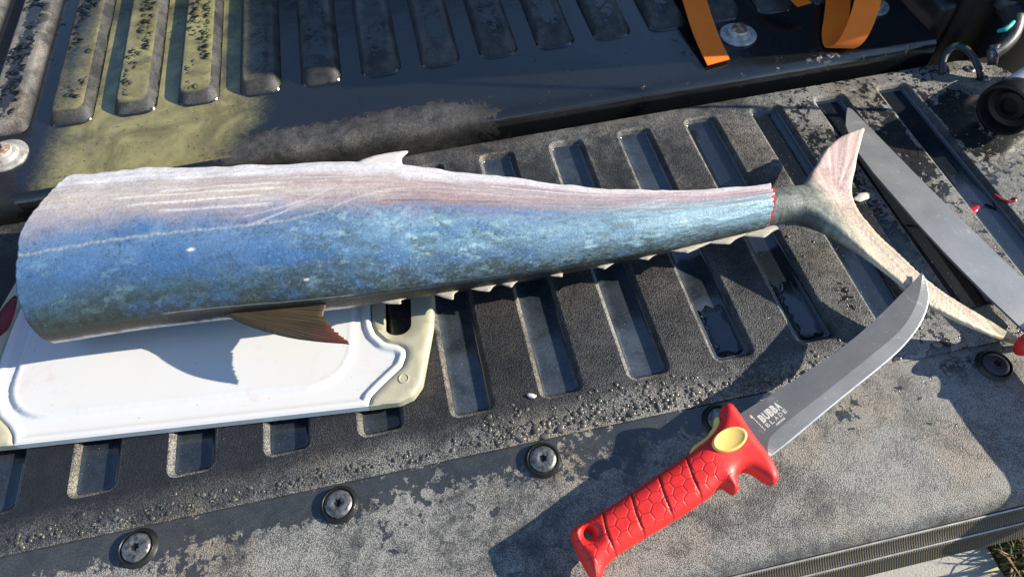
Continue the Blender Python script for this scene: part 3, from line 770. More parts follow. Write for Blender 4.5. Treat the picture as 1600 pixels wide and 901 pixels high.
# ------------------------------------------------------------------ fish
fish = empty('fish', (-0.42, -0.12, 0.012), 'headless blue and silver fish lying across the board with its forked tail', 'fish')
FX = np.array([-0.715, -0.70, -0.62, -0.54, -0.456, -0.406, -0.356, -0.308, -0.26, -0.204, -0.167, -0.11, -0.06, -0.015])
FAR = np.array([-0.009, -0.010, -0.016, -0.029, -0.043, -0.051, -0.063, -0.081, -0.101, -0.124, -0.136, -0.150, -0.158, -0.1605])
NEAR = np.array([-0.183, -0.184, -0.187, -0.193, -0.202, -0.206, -0.208, -0.209, -0.2085, -0.2085, -0.2080, -0.2055, -0.2035, -0.2015])
BH = np.array([0.047, 0.047, 0.0465, 0.0455, 0.0435, 0.042, 0.0395, 0.0365, 0.0335, 0.030, 0.0275, 0.0240, 0.0215, 0.0195])
def spl(x, X, Y):
    # cubic (Catmull-Rom) interpolation
    m = np.gradient(Y, X); i = np.clip(np.searchsorted(X, x) - 1, 0, len(X) - 2); h = X[i + 1] - X[i]; t = (x - X[i]) / h
    return (2*t**3-3*t**2+1)*Y[i] + (t**3-2*t**2+t)*h*m[i] + (-2*t**3+3*t**2)*Y[i+1] + (t**3-t**2)*h*m[i+1]
NS, NTOP, NBOT = 820, 230, 50
s = np.linspace(0, 1, NS); X = -0.686 + s * 0.661
ph = np.concatenate([np.linspace(0, math.pi, NTOP), np.linspace(math.pi, 2 * math.pi, NBOT + 2)[1:-1]])   # 0 = near (back) edge, pi = far (belly) edge
far = spl(X, FX, FAR); near = spl(X, FX, NEAR); bh = spl(X, FX, BH)
yc = (far + near) / 2; aw = (far - near) / 2
zc = np.where(X < -0.36, 0.0135 + bh, 0.0135 + 0.0397 + (0.0445 - 0.0532) * (X + 0.36) / 0.345)
PH, SS = np.meshgrid(ph, s)
cx, sz = -np.cos(PH), np.sin(PH)
ex = 0.86
yy = yc[:, None] + aw[:, None] * np.sign(cx) * np.abs(cx) ** 1.0
zz = zc[:, None] + bh[:, None] * np.sign(sz) * np.abs(sz) ** ex
EL = math.radians(57)                                # roll of the fish: its back faces a little downwards
q_ = (yy - yc[:, None]) * math.sin(EL) + (zz - zc[:, None]) * math.cos(EL)
tt = (1 + q_ / np.abs(q_).max(1)[:, None]) / 2        # 0 back .. 1 belly
xx = np.repeat(X[:, None], len(ph), 1)
# ragged head-end cut, oblique tail-end cut
f1, f2, f3, f4 = Field(21), Field(22), Field(23), Field(24)
w = np.clip(1 - SS * 12, 0, 1) ** 2
xx = xx + w * (0.004 * (f1(np.cos(PH) * 7 + 40, np.sin(PH) * 7 + 40, 4, 0.7) - 0.5) - 0.020 * np.clip(cx, 0, 1) ** 3 * 0.0 + 0.020 * sst(tt, 0.55, 1.0) - 0.004 * sst(tt, 0.0, 0.3))
w2 = np.clip((SS - 0.93) / 0.07, 0, 1) ** 1.5
xx = xx + w2 * (0.42 * (yy + 0.181) - 0.004) + np.clip((SS - 0.975) / 0.025, 0, 1) * 0.007 * (f3(np.cos(PH) * 5 + 30, np.sin(PH) * 5 + 30, 3) - 0.5)
# back ridge: a shallow crease along the dorsal edge, wrinkles in the belly skin
zz = zz + 0.0012 * np.sin(np.clip((tt - 0.03) / 0.05, 0, 1) * math.pi) * (sz > 0)
zz = zz + (sz > 0) * 0.0042 * (f2(SS * 9, tt * 7, 3) - 0.5) * np.sin(PH)
zz = zz + (sz > 0) * 0.0020 * sst(tt, 0.72, 0.85) * (f3(SS * 7, tt * 46, 3) - 0.5)
yy = yy + 0.0030 * (f4(SS * 6 + 3, tt * 0.8, 2) - 0.5) * np.sign(cx)
yy = yy + sst(tt, 0.9, 1.0) * 0.0060 * (f4(SS * 22, tt * 2, 3) - 0.5)
V = np.stack([xx.ravel(), yy.ravel(), zz.ravel()], 1); npv = len(ph)
F = []
for i in range(NS - 1):
    a = i * npv; b = a + npv
    for j in range(npv):
        k = (j + 1) % npv; F.append([a + j, a + k, b + k, b + j])
nb = len(V)
V = np.vstack([V, [[X[0] + 0.003, yc[0], zc[0]]], [[-0.034, -0.182, zc[-1]]]])
for j in range(npv): F.append([(j + 1) % npv, j, nb]); F.append([(NS - 1) * npv + j, (NS - 1) * npv + (j + 1) % npv, nb + 1])
# skin colour
def lin(r, g, b):
    c = np.array([r, g, b]) / 255; return np.where(c < 0.04045, c / 12.92, ((c + 0.055) / 1.055) ** 2.4)
S, T = SS, tt
edge_n = 0.22 * (f1(S * 26, T * 9, 5, 0.6) - 0.5)
def ramp(T, stops):
    ts = [a for a, _ in stops]; cs = np.array([c for _, c in stops])
    return np.stack([np.interp(T, ts, cs[:, k]) for k in range(3)], -1)
Tn = T + edge_n * 0.55
left = ramp(Tn, [(0.00, lin(48, 52, 44)), (0.05, lin(52, 60, 54)), (0.12, lin(58, 78, 80)), (0.22, lin(62, 100, 126)), (0.34, lin(58, 112, 170)), (0.46, lin(84, 136, 188)), (0.55, lin(98, 138, 190)),
                 (0.62, lin(144, 148, 170)), (0.71, lin(186, 176, 174)), (0.78, lin(204, 194, 182)), (0.86, lin(196, 186, 184)), (0.92, lin(226, 224, 230)), (1.0, lin(236, 234, 238))])
mid = ramp(Tn, [(0.00, lin(44, 46, 42)), (0.05, lin(64, 80, 88)), (0.12, lin(76, 108, 126)), (0.25, lin(82, 132, 168)), (0.42, lin(112, 162, 190)), (0.52, lin(124, 164, 194)), (0.58, lin(124, 140, 176)),
                (0.67, lin(158, 144, 148)), (0.74, lin(178, 160, 158)), (0.83, lin(184, 170, 172)), (0.89, lin(222, 218, 222)), (1.0, lin(238, 236, 238))])
rgt = ramp(Tn, [(0.00, lin(44, 44, 40)), (0.07, lin(78, 92, 94)), (0.16, lin(104, 136, 150)), (0.36, lin(116, 164, 192)), (0.55, lin(134, 176, 194)), (0.70, lin(154, 180, 190)), (0.80, lin(172, 158, 168)),
                (0.88, lin(196, 172, 176)), (0.94, lin(224, 216, 216)), (1.0, lin(232, 228, 228))])
wl = (1 - sst(S, 0.30, 0.55))[..., None]; wr = sst(S, 0.58, 0.92)[..., None]
C = left * wl + mid * (1 - wl); C = C * (1 - wr) + rgt * wr
# mottling on the blue flank
blue = sst(T, 0.04, 0.12) * (1 - sst(Tn, 0.52, 0.70))
lum = (C @ np.array([0.25, 0.6, 0.15]))[..., None]
gry = lum * np.array([0.90, 1.02, 1.10])
C = C * (1 - 0.27 * blue[..., None]) + gry * np.array([0.98, 1.0, 0.98]) * 0.27 * blue[..., None]
C = C * (1 - 0.10 * blue[..., None])
m1 = f2(S * 34, T * 12, 5, 0.62); m2 = f3(S * 70, T * 26, 5, 0.65); m3 = f4(S * 16, T * 5, 4)
dark = sst(m1 * 0.6 + m2 * 0.4, 0.48, 0.64) * blue * (0.25 + 0.75 * sst(S, 0.12, 0.35)) * (1.15 - T)
C = C * (1 - 0.55 * dark[..., None]) + lin(62, 74, 72) * 0.55 * dark[..., None]
pale = sst(f1(S * 60, T * 22, 5, 0.65), 0.54, 0.70) * blue * sst(m3, 0.35, 0.65) * (0.25 + 0.75 * sst(S, 0.25, 0.5))
C = C * (1 - 0.62 * pale[..., None]) + lin(168, 202, 208) * 0.62 * pale[..., None]
deep = sst(f4(S * 22 + 9, T * 9, 4), 0.5, 0.72) * blue * (1 - wr[..., 0]) * 0.5
C = C * (1 - deep[..., None]) + lin(60, 106, 156) * deep[..., None]
# pinkish bruised streaks towards the belly
pink = sst(Tn, 0.58, 0.66) * (1 - sst(T, 0.84, 0.92))
st = sst(f2(S * 11 + 3, T * 52, 4, 0.6), 0.48, 0.70) * pink * sst(S, 0.1, 0.3)
C = C * (1 - 0.5 * st[..., None]) + lin(156, 116, 118) * 0.5 * st[..., None]
ws = sst(f3(S * 16, T * 60, 5, 0.65), 0.56, 0.72) * sst(T, 0.62, 0.7) * 0.45
C = C * (1 - 0.6 * ws[..., None]) + lin(232, 230, 234) * 0.6 * ws[..., None]
yl = sst(f4(S * 13, T * 40, 3), 0.55, 0.72) * sst(T, 0.62, 0.70) * (1 - sst(T, 0.85, 0.9)) * wl[..., 0] * 0.45
C = C * (1 - yl[..., None]) + lin(198, 182, 160) * yl[..., None]
def line(tl, wid, col, amp, s0, s1, dash=0):
    global C
    wgt = amp * np.exp(-((T - tl) / wid) ** 2) * sst(S, s0, s0 + 0.015) * (1 - sst(S, s1 - 0.02, s1))
    if dash: wgt = wgt * (0.45 + 0.55 * np.sin(S * dash) ** 2)
    C = C * (1 - wgt[..., None]) + col * wgt[..., None]
ll = np.interp(S, [0, 0.10, 0.22, 0.33, 0.38, 0.42, 0.47, 0.54, 0.62, 0.8, 1.0], [0.485, 0.505, 0.530, 0.555, 0.60, 0.68, 0.755, 0.79, 0.785, 0.73, 0.62])
line(ll + 0.003 * np.sin(S * 240), 0.0075, lin(186, 188, 176), 0.75, -0.1, 0.42, 420)
line(ll, 0.0045, lin(226, 222, 226), 0.42, 0.38, 0.70)
for (t0, k, a, b, am) in ((0.715, 0.10, 0.12, 0.31, 0.85), (0.765, 0.08, 0.10, 0.33, 0.9), (0.80, 0.09, 0.16, 0.345, 0.75), (0.66, 0.10, 0.16, 0.32, 0.6), (0.895, 0.03, 0.05, 0.30, 0.6), (0.835, 0.02, 0.6, 0.85, 0.6)):
    line(t0 + k * (S - 0.2) + 0.012 * (f1(S * 12, T * 0 + t0 * 50, 2) - 0.5), 0.0055, lin(240, 236, 236), am, a, b)
for (sc, tc, k, L) in ((0.33, 0.62, 1.6, 0.05), (0.345, 0.66, 2.2, 0.05), (0.315, 0.64, 1.1, 0.04), (0.80, 0.72, 2.0, 0.05), (0.83, 0.72, 2.6, 0.05)):
    u = S - sc; wgt = 0.4 * np.exp(-((T - tc - k * u) / 0.006) ** 2) * (np.abs(u) < L)
    C = C * (1 - wgt[..., None]) + lin(222, 222, 228) * wgt[..., None]
bk = sst(f2(S * 120, T * 45, 4, 0.7), 0.42, 0.62) * (1 - sst(T, 0.06, 0.34)) * sst(T, 0.03, 0.06) * 0.75
C = C * (1 - bk[..., None]) + lin(40, 46, 40) * bk[..., None]
bnd = ((1 - sst(T, 0.040, 0.060)) * 0.95)[..., None]
C = C * (1 - bnd) + lin(17, 18, 15) * (0.6 + 0.8 * f3(S * 60, T * 90, 3)[..., None]) * bnd
line(0.062, 0.004, lin(14, 14, 12), 0.9, 0.20, 1.1)                      # crease beside the back
line(0.068 + 0.004 * (f2(S * 30, T * 0, 3) - 0.5), 0.003, lin(190, 190, 186), 0.5 * sst(f3(S * 14, T * 0 + 4, 2), 0.4, 0.6), 0.15, 0.42)
line(-0.004 + 0.012 * f1(S * 60, T * 0, 4, 0.7), 0.007, lin(214, 212, 210), 0.95, -0.1, 0.40)                  # pale cut skin under the back
for (sc, tc, r) in ((0.208, 0.415, 0.006), (0.345, 0.19, 0.004)):     # stray pale scales
    wgt = np.exp(-(((S - sc) * 685) ** 2 / (r * 1000 * 0.55) ** 2 + ((T - tc) * 170) ** 2 / (r * 1000 * 0.32) ** 2) ** 2)
    C = C * (1 - wgt[..., None]) + lin(232, 234, 232) * wgt[..., None]
gr = f1(S * 480, T * 150, 3, 0.8); gr2 = f2(S * 190, T * 62, 3, 0.75)
C = C * (0.55 + 0.55 * gr + 0.35 * gr2)[..., None]
spk = sst(f3(S * 300, T * 95, 3, 0.75), 0.58, 0.72) * blue * sst(m3 * 0.5 + m1 * 0.5, 0.40, 0.6)
C = C * (1 - 0.6 * spk[..., None]) + lin(54, 66, 66) * 0.6 * spk[..., None]
spp = 0.55 * sst(f4(S * 260 + 7, T * 90, 3, 0.75), 0.58, 0.76) * blue * sst(S, 0.1, 0.5)
C = C * (1 - 0.5 * spp[..., None]) + lin(176, 206, 214) * 0.5 * spp[..., None]
C = np.clip(C, 0.005, 0.9).reshape(-1, 3)
C = np.vstack([C, [[0.5, 0.12, 0.10], [0.5, 0.08, 0.07]]])
midx = [0] * ((NS - 1) * npv) + [1] * (2 * npv)
mk('body', V, F, [MAT['fish'], MAT['flesh']], fish, cols=dict(skin=C), midx=midx)
# gash of raw flesh between body and tail
gv = []
for k_, dx in enumerate((-0.006, 0.0005, 0.006)):
    for j in range(40):
        a = 2 * math.pi * j / 40; y = -0.1805 + 0.0198 * math.cos(a) * (0.97 if k_ == 1 else 1); zq = 0.0440 + 0.0188 * math.sin(a)
        gv.append((-0.0285 + dx * 0.42 + 0.42 * (y + 0.181), y, zq + 0.0004 * math.sin(9 * a)))
gf = [[i * 40 + j, i * 40 + (j + 1) % 40, (i + 1) * 40 + (j + 1) % 40, (i + 1) * 40 + j] for i in range(2) for j in range(40)]
mk('flesh', gv, gf, MAT['flesh'], fish)
# forked tail
to = np.array([(-52.0, -197.0), (-46.0, -181), (-40, -165.0), (-22, -162.5), (-4, -163), (13.0, -163.0), (28, -151), (41.6, -139.4), (55, -126), (68.5, -115.3), (82, -107), (94.4, -101.4), (121.1, -94.0), (113, -106), (104.3, -117.4), (92, -133), (81.2, -148.7), (67, -168), (57.5, -187.2),
               (55.3, -207.6), (58.9, -231.7), (66.9, -253.6), (79.0, -287.6), (95.7, -313.4), (111.5, -329.2), (140.4, -344.4), (172, -352), (170, -357), (134.7, -353.4), (106.5, -347.4), (84.0, -332.8), (64.5, -312.7), (54.9, -296.4), (43.0, -271.8), (26.3, -242.5), (11.7, -220.5), (-3, -206.0), (-18, -201)]) / 1000
to = resample(to, 0.002, True, 4)
def tz(p): return 0.0440 - 0.10 * np.maximum(0, p[:, 0] - 0.03) - 0.05 * np.maximum(0, -0.22 - p[:, 1]) - 0.02 * sst(p[:, 0], 0.09, 0.16) * sst(-p[:, 1], 0.3, 0.35)
def tth(p, d):
    core = 0.0160 * (1 - sst(p[:, 0], -0.02, 0.050)); T_ = 0.0022 + core
    rr = 0.003 + core * 1.15
    q = np.clip(d / rr, 0, 1)
    return T_ * np.sqrt(np.clip(1 - (1 - q) ** 2, 0, 1)) + 0.0003
def keel(p): return 0.004 * np.exp(-((p[:, 1] + 0.182 - 0.0) / 0.006) ** 2) * sst(p[:, 0], 0.0, 0.02) * (1 - sst(p[:, 0], 0.03, 0.05))
def tray(p):
    a_ = np.arctan2(p[:, 1] + 0.19, p[:, 0] - 0.035); r_ = np.hypot(p[:, 1] + 0.19, p[:, 0] - 0.035)
    return 0.0011 * (f4(a_ * 60 + 60, r_ * 7, 2, 0.6) - 0.5) * sst(p[:, 0], 0.03, 0.06)
V, F, d = slab(to, 0.0017, lambda p, d: tz(p) + tth(p, d) + 0.25 * keel(p) + tray(p), lambda p, d: tz(p) - tth(p, d))
x, y = V[:, 0], V[:, 1]
base = np.array(lin(124, 130, 124)); up_ = lin(220, 192, 184); lo_ = lin(194, 178, 156); tipc = lin(96, 92, 70)
wu = sst(y + 0.5 * (x - 0.02), -0.20, -0.16)[:, None]; wt = sst(x, 0.012, 0.045)[:, None]
C = base * (1 - wt) + (up_ * wu + lo_ * (1 - wu)) * wt
fr = f1(x * 900 + y * 300, y * 60, 3)
root = np.array([0.035, -0.19]); ang = np.arctan2(y - root[1], x - root[0]); rad = np.hypot(x - root[0], y - root[1])
ray = f2(ang * 26 + 60, rad * 10, 3, 0.6)
ray2 = f4(ang * 60 + 60, rad * 7, 2, 0.6)
C = C * (0.20 + 0.80 * ray[:, None] + 0.75 * ray2[:, None])
blot = sst(f3(x * 60 + 9, y * 60 + 30, 4), 0.5, 0.7)[:, None]
C = C * (1 - 0.35 * blot * wt) + lin(150, 112, 108) * 0.35 * blot * wt
C = C * (1 - sst(x, 0.085, 0.12)[:, None] * (1 - wu)) + tipc * sst(x, 0.085, 0.12)[:, None] * (1 - wu)
edge_pale = (1 - sst(d, 0.0, 0.006))[:, None] * wt * 0.4
C = C * (1 - edge_pale) + lin(206, 188, 150) * edge_pale
dk = (sst(f4(x * 260, y * 180, 4, 0.7), 0.46, 0.62) * (1 - wt[:, 0]))[:, None]
C = C * (1 - 0.45 * dk) + lin(52, 54, 48) * 0.45 * dk
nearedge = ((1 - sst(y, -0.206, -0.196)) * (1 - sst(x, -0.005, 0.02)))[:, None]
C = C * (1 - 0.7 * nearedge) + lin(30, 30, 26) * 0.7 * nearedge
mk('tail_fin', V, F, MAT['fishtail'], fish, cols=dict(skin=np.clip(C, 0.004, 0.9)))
# second dorsal fin reaching over the board
def fin(name, outl, mat, zf, th, parent, base_pt, tip_at=None, tip_r=0.03, step=0.003, label=None, ragged=None):
    o = resample(np.array(outl), step * 0.7, True, 4)
    if ragged is not None:
        wq = sst(-dist(o, ragged, False), -0.004, -0.001)[:, None]; o = o + wq * np.column_stack([rng.normal(0, 0.0009, len(o)), rng.normal(0, 0.0005, len(o))])
    V, F, d = slab(o, step, lambda p, d: zf(p) + th * sst(d, 0, 0.003) + 0.0002, lambda p, d: zf(p) - th * sst(d, 0, 0.003) - 0.0002)
    v = V[:, :2] - np.array(base_pt); ang = np.arctan2(v[:, 1], v[:, 0]); r = np.hypot(v[:, 0], v[:, 1])
    ab = np.column_stack([r * 6, ang * 1.2, 0 * r])
    tip = sst(-np.hypot(V[:, 0] - tip_at[0], V[:, 1] - tip_at[1]), -tip_r, -tip_r * 0.2) if tip_at else 0 * r
    return mk(name, V, F, mat, parent, vecs=dict(ab=ab), attrs=dict(tip=tip), **({'label': label} if label else {}))
fin('dorsal_fin', [(-0.545, -0.184), (-0.530, -0.198), (-0.5100, -0.2141), (-0.4815, -0.2320), (-0.4550, -0.2440), (-0.4335, -0.2518), (-0.4300, -0.2530), (-0.4385, -0.2400), (-0.4465, -0.2260), (-0.4515, -0.2150), (-0.449, -0.203), (-0.455, -0.190)],
    MAT['dorsal'], lambda p: 0.055 + 0.20 * np.maximum(0, -0.205 - p[:, 1]), 0.0014, fish, (-0.555, -0.178), (-0.431, -0.2475), 0.04, step=0.0022, ragged=[(-0.4325, -0.2490), (-0.4385, -0.2400), (-0.4465, -0.2260), (-0.4500, -0.2170)])
fin('anal_fin', [(-0.420, -0.065), (-0.404, -0.0556), (-0.385, -0.0515), (-0.3556, -0.0530), (-0.3625, -0.062), (-0.366, -0.078), (-0.40, -0.085)], MAT['pale_fin'], lambda p: 0.074 + 0.0 * p[:, 0], 0.0016, fish, (-0.44, -0.075))
for (xc, yq, L, hgt) in ((-0.392, -0.2085, 0.018, 0.0075), (-0.345, -0.2100, 0.017, 0.0095), (-0.312, -0.2105, 0.020, 0.0080), (-0.288, -0.2105, 0.016, 0.0065), (-0.244, -0.2100, 0.018, 0.0070), (-0.199, -0.2098, 0.021, 0.0085), (-0.158, -0.2092, 0.020, 0.0075), (-0.118, -0.2085, 0.034, 0.0085), (-0.082, -0.2070, 0.036, 0.0085), (-0.046, -0.2055, 0.038, 0.0080)):
    zq = float(np.interp(xc, X, zc)) * 0.80 + 0.002; yq += 0.0030; hgt *= 0.72; L *= 1.0
    j1, j2 = random.uniform(-.25, .25), random.uniform(-.3, .3); L *= 1 + random.uniform(-.15, .15); hgt *= 1 + random.uniform(-.2, .2)
    fin('finlet', [(xc - L * 0.65, yq + 0.004), (xc - L * 0.35, yq - hgt * 0.25), (xc + L * (0.0 + j1 * .4), yq - hgt * 0.78), (xc + L * (0.20 + j1), yq - hgt), (xc + L * (0.42 + j2 * .3), yq - hgt * 0.35), (xc + L * 0.75, yq + 0.001), (xc + L * 0.70, yq + 0.006)],
        MAT['finlet'], lambda p, z0=zq: z0 + 0.18 * (p[:, 1] + 0.205), 0.0008, fish, (xc - L * 0.8, yq + 0.004), step=0.0022)

# ------------------------------------------------------------------ curved knife
KO = np.array([-0.285, -0.445, 0.016]); KA = np.array([0.9141, 0.3991, 0.0723]); KB = np.array([-0.4001, 0.9165, 0.0]); KN = np.array([-0.0663, -0.0289, 0.9974])
HAND = np.array([(6.8, 18.5), (20.0, 17.4), (34.1, 15.6), (46.9, 14.4), (61.1, 13.2), (74.2, 12.2), (86.7, 11.3), (99.9, 10.2), (112.7, 9.1), (126.1, 8.0), (140.1, 9.0), (150.1, 11.4), (157.5, 16.0), (163.4, 20.7), (169.0, 21.5), (172.7, 18.1), (172.8, 13.4), (171.5, 7.5), (168.6, -3.8), (166.8, -14.6), (165.5, -24.6), (164.0, -33.4), (160.0, -42.6), (155.8, -46.5), (151.1, -46.5), (148.0, -42.3), (146.0, -34.3), (143.8, -28.8), (139.4, -25.6), (134.0, -26.1), (130.8, -29.8), (128.3, -33.1), (124.6, -34.5), (121.7, -32.2), (120.4, -26.9), (117.0, -24.2), (109.2, -24.4), (99.1, -23.9), (85.6, -22.9), (73.1, -21.4), (59.8, -19.6), (47.8, -17.7), (35.4, -16.2), (23.7, -15.0), (13.8, -15.4), (9.1, -17.1), (4.9, -20.0), (1.2, -21.0), (-1.6, -19.2), (-2.3, -15.1), (-0.9, -4.4), (2.0, 8.3)]) / 1000
RINGS = [((34.7, 14.9), (22.9, -14.1)), ((61.1, 13.2), (48.2, -17.3)), ((86.7, 11.3), (73.1, -21.5)), ((112.9, 8.6), (99.4, -24.1))]
def handle_mesh(flip=1.0):
    o = resample(HAND, 0.0011, True, 4)
    hole = np.array([(0.0154 + 0.0032 * math.cos(t), 0.0084 + 0.0032 * math.sin(t)) for t in np.linspace(0, 2 * math.pi, 18, endpoint=False)])
    def ringw(p):
        w = np.zeros(len(p))
        for a, b in RINGS:
            a = np.array(a) / 1000; b = np.array(b) / 1000; m_ = (a + b) / 2; dd = (b - a); nn = np.array([-dd[1], dd[0]]) / np.linalg.norm(dd)
            bow = 0.0022 * (1 - (((p - m_) @ dd) / (dd @ dd) * 2) ** 2)
            w = np.maximum(w, np.exp(-(((p - m_) @ nn + bow) / 0.0007) ** 2))
        return w
    def th(p, d):
        q = np.clip(d / 0.0125, 0, 1); t = 0.0135 * (0.25 + 0.75 * np.sqrt(np.clip(1 - (1 - q) ** 2, 0, 1)))
        gd = sst(p[:, 0], 0.118, 0.150)
        t2 = 0.0095 * (0.25 + 0.75 * np.sqrt(np.clip(1 - (1 - np.clip(d / 0.008, 0, 1)) ** 2, 0, 1)))
        t = t * (1 - gd) + t2 * gd
        ov = ((p[:, 0] - 0.146) / 0.021) ** 2 + ((p[:, 1] + 0.0035) / 0.014) ** 2
        t = t + 0.0022 * np.exp(-ov * 1.2)
        return t - 0.0013 * ringw(p)
    V, F, d = slab(o, 0.00095, th, lambda p, d: -th(p, d) , [hole])
    hexm = (1 - sst(V[:, 0], 0.118, 0.136)) * sst(d, 0.001, 0.004)
    rg = np.clip(ringw(V[:, :2]) * 1.2 - 0.25, 0, 1)
    return V, F, hexm, rg
hv, hf, hexm, rg = handle_mesh()
knife = empty('curved_knife', tuple(KO), 'curved-blade butcher knife with red handle, its tip resting on the fish tail', 'knife', )
mk('handle', frame_pts(hv, KO, KA, KB, KN), hf, MAT['red'], knife, vecs=dict(ab=hv), attrs=dict(hexmask=hexm, ring=rg), sharp=70)
handle1 = knife.children[0]
def oval_pad(O, A, B, N, parent):
    V = []; F = []
    prof = [(1.0, 0.0090), (0.99, 0.0136), (0.94, 0.0150), (0.87, 0.0152), (0.78, 0.0146), (0.6, 0.0138), (0.3, 0.0133), (0.05, 0.0132)]
    v, f = lathe(prof, 44)
    ca, sa = math.cos(math.radians(-11)), math.sin(math.radians(-11))
    X_ = v[:, 0] * 0.0150; Y_ = v[:, 1] * 0.0088
    v = np.column_stack([0.1462 + X_ * ca - Y_ * sa, -0.0033 + X_ * sa + Y_ * ca, v[:, 2]])
    return mk('thumb_pad', frame_pts(v, O, A, B, N), f, MAT['yellow'], parent, label='oval yellow thumb pad')
oval_pad(KO, KA, KB, KN, handle1)
sp = np.array([(118.5, 9.2), (124.0, 11.6), (131, 11.4), (138.1, 11.2), (144, 12.6), (149.1, 14.2), (154.3, 18.4), (157.5, 17.4), (156.0, 13.1), (150.8, 9.3), (143.0, 6.8), (131.8, 6.3), (122, 7)]) / 1000
sp = resample(sp, 0.0012, True, 4)
V, F, d = slab(sp, 0.0016, lambda p, d: 0.0055 * np.sqrt(np.clip(1 - (1 - np.clip(d / 0.0025, 0, 1)) ** 2, 0, 1)) + 0.0005, lambda p, d: -0.006 + 0 * d)
mk('spine_pad', frame_pts(V, KO, KA, KB, KN), F, MAT['yellow'], handle1)
# blade: flat, ground bevel, honed edge
SP = resample(np.array([(160, 9.2), (171.1, 8.8), (203.2, 5.3), (234.6, 2.3), (269.3, -0.4), (301.3, -1.2), (332.5, 0.2), (362.2, 2.7), (382.5, 4.6), (392.9, 5.9)]) / 1000, 0.004, False, 6)
BV = np.array([(392.4, 4.9), (372.2, -6.9), (353.0, -14.8), (333.9, -19.2), (312.5, -20.4), (284.8, -20.2), (257.8, -19.8), (231.4, -19.4), (206.3, -18.7), (188.0, -18.7), (176.2, -19.6), (168.3, -24.9), (165, -29.3)]) / 1000
ED = np.array([(392.9, 5.4), (390.1, -0.2), (382.3, -9.1), (373.1, -16.3), (360.7, -22.2), (343.9, -27.4), (321.3, -30.9), (298.2, -31.8), (271.1, -31.5), (244.6, -31.1), (213.1, -31.0), (187.2, -31.0), (165.5, -30.2)]) / 1000
def rn(l, n):
    a = resample(l, 0.001, False, 6); i = np.linspace(0, len(a) - 1, n); return np.stack([np.interp(i, range(len(a)), a[:, k]) for k in range(2)], 1)
BVr, EDr = rn(BV, 70), rn(ED, 70)
TH = 0.0013
flat_o = np.vstack([SP, BVr[1:], [(0.158, -0.028)]])
V, F, d = slab(flat_o[::-1], 0.006, lambda p, d: np.full(len(p), TH), lambda p, d: np.full(len(p), -TH))
blade = mk('blade', frame_pts(V, KO, KA, KB, KN), F, MAT['blade'], knife, smooth=False, vecs=dict(ab=V))
e2 = EDr + (BVr - EDr) * 0.09
def strip(top, bot, zt, zb):
    n = len(top); V = np.vstack([np.column_stack([top, np.full(n, zt)]), np.column_stack([bot, np.full(n, zb)]), np.column_stack([top, np.full(n, -zt)]), np.column_stack([bot, np.full(n, -zb)])])
    F = [[i, i + 1, n + i + 1, n + i] for i in range(n - 1)] + [[2 * n + i + 1, 2 * n + i, 3 * n + i, 3 * n + i + 1] for i in range(n - 1)]
    return V, F
V, F = strip(BVr, e2, TH, 0.00025); F = [f[::-1] for f in F]
mk('ground_bevel', frame_pts(V, KO, KA, KB, KN), F, MAT['bevel'], blade, smooth=False, vecs=dict(ab=V))
V, F = strip(e2, EDr, 0.00025, 0.00002); F = [f[::-1] for f in F]
mk('cutting_edge', frame_pts(V, KO, KA, KB, KN), F, MAT['edge'], blade, smooth=False)
# lettering on the blade
def text_mesh(body, offset=0.0):
    cu = bpy.data.curves.new('text', 'FONT'); cu.body = body; cu.size = 1.0; cu.offset = offset; cu.resolution_u = 3
    ob = bpy.data.objects.new('text', cu); COL.objects.link(ob)
    dg = bpy.context.evaluated_depsgraph_get(); dg.update()
    me = bpy.data.meshes.new_from_object(ob.evaluated_get(dg))
    V = np.array([v.co[:] for v in me.vertices]); F = [list(p.vertices) for p in me.polygons]
    bpy.data.objects.remove(ob); bpy.data.curves.remove(cu); bpy.data.meshes.remove(me)
    return V, F
def put_text(body, a0, a1, b0, b1, offset=0.0, gap=None):
    """text fitted to the rectangle a0..a1 x b0..b1 (mm) on the blade's face, letter by letter when gap is set"""
    parts = []
    if gap is None: V, F = text_mesh(body, offset); parts.append((V, F, a0, a1))
    else:
        n = len(body); w = ((a1 - a0) - gap * (n - 1)) / n
        for i, ch in enumerate(body): V, F = text_mesh(ch, offset); parts.append((V, F, a0 + i * (w + gap), a0 + i * (w + gap) + w))
    out = []
    for V, F, p, q in parts:
        lo, hi = V.min(0), V.max(0)
        x = p + (V[:, 0] - lo[0]) / (hi[0] - lo[0]) * (q - p); y = b0 + (V[:, 1] - lo[1]) / (hi[1] - lo[1]) * (b1 - b0)
        out.append((np.column_stack([x, y, np.full(len(V), TH * 1000 + 0.12)]) / 1000, F))
    return out
letters = put_text('BUBBA', 181.5, 203.0, -8.4, -1.0, 0.055, 0.35) + put_text('BLADE', 181.3, 203.6, -12.9, -9.4, 0.012, 1.7)
V, F, mi = merge(letters)
marks = []
def quad(a0, a1, b0, b1): return np.array([(a0, b0, TH * 1000 + 0.12), (a1, b0, TH * 1000 + 0.12), (a1, b1, TH * 1000 + 0.12), (a0, b1, TH * 1000 + 0.12)]) / 1000, [[0, 1, 2, 3]]
for i in range(9): marks.append(quad(177.7, 179.0 - 0.4 * (i % 2), -1.4 - i * 1.45, -0.5 - i * 1.45))
for i in range(6): marks.append(quad(188.4 + i * 1.6, 189.4 + i * 1.6 + 0.25 * (i % 2), -15.9, -14.3))
dv, df = lathe([(1, 0), (0.4, 0)], 16); dv = np.column_stack([178.0 + dv[:, 0] * 0.95 , 1.4 + dv[:, 1] * 1.7, np.full(len(dv), TH * 1000 + 0.12)]) / 1000
marks.append((dv, df)); marks.append(quad(203.6, 204.3, -2.0, -1.2))
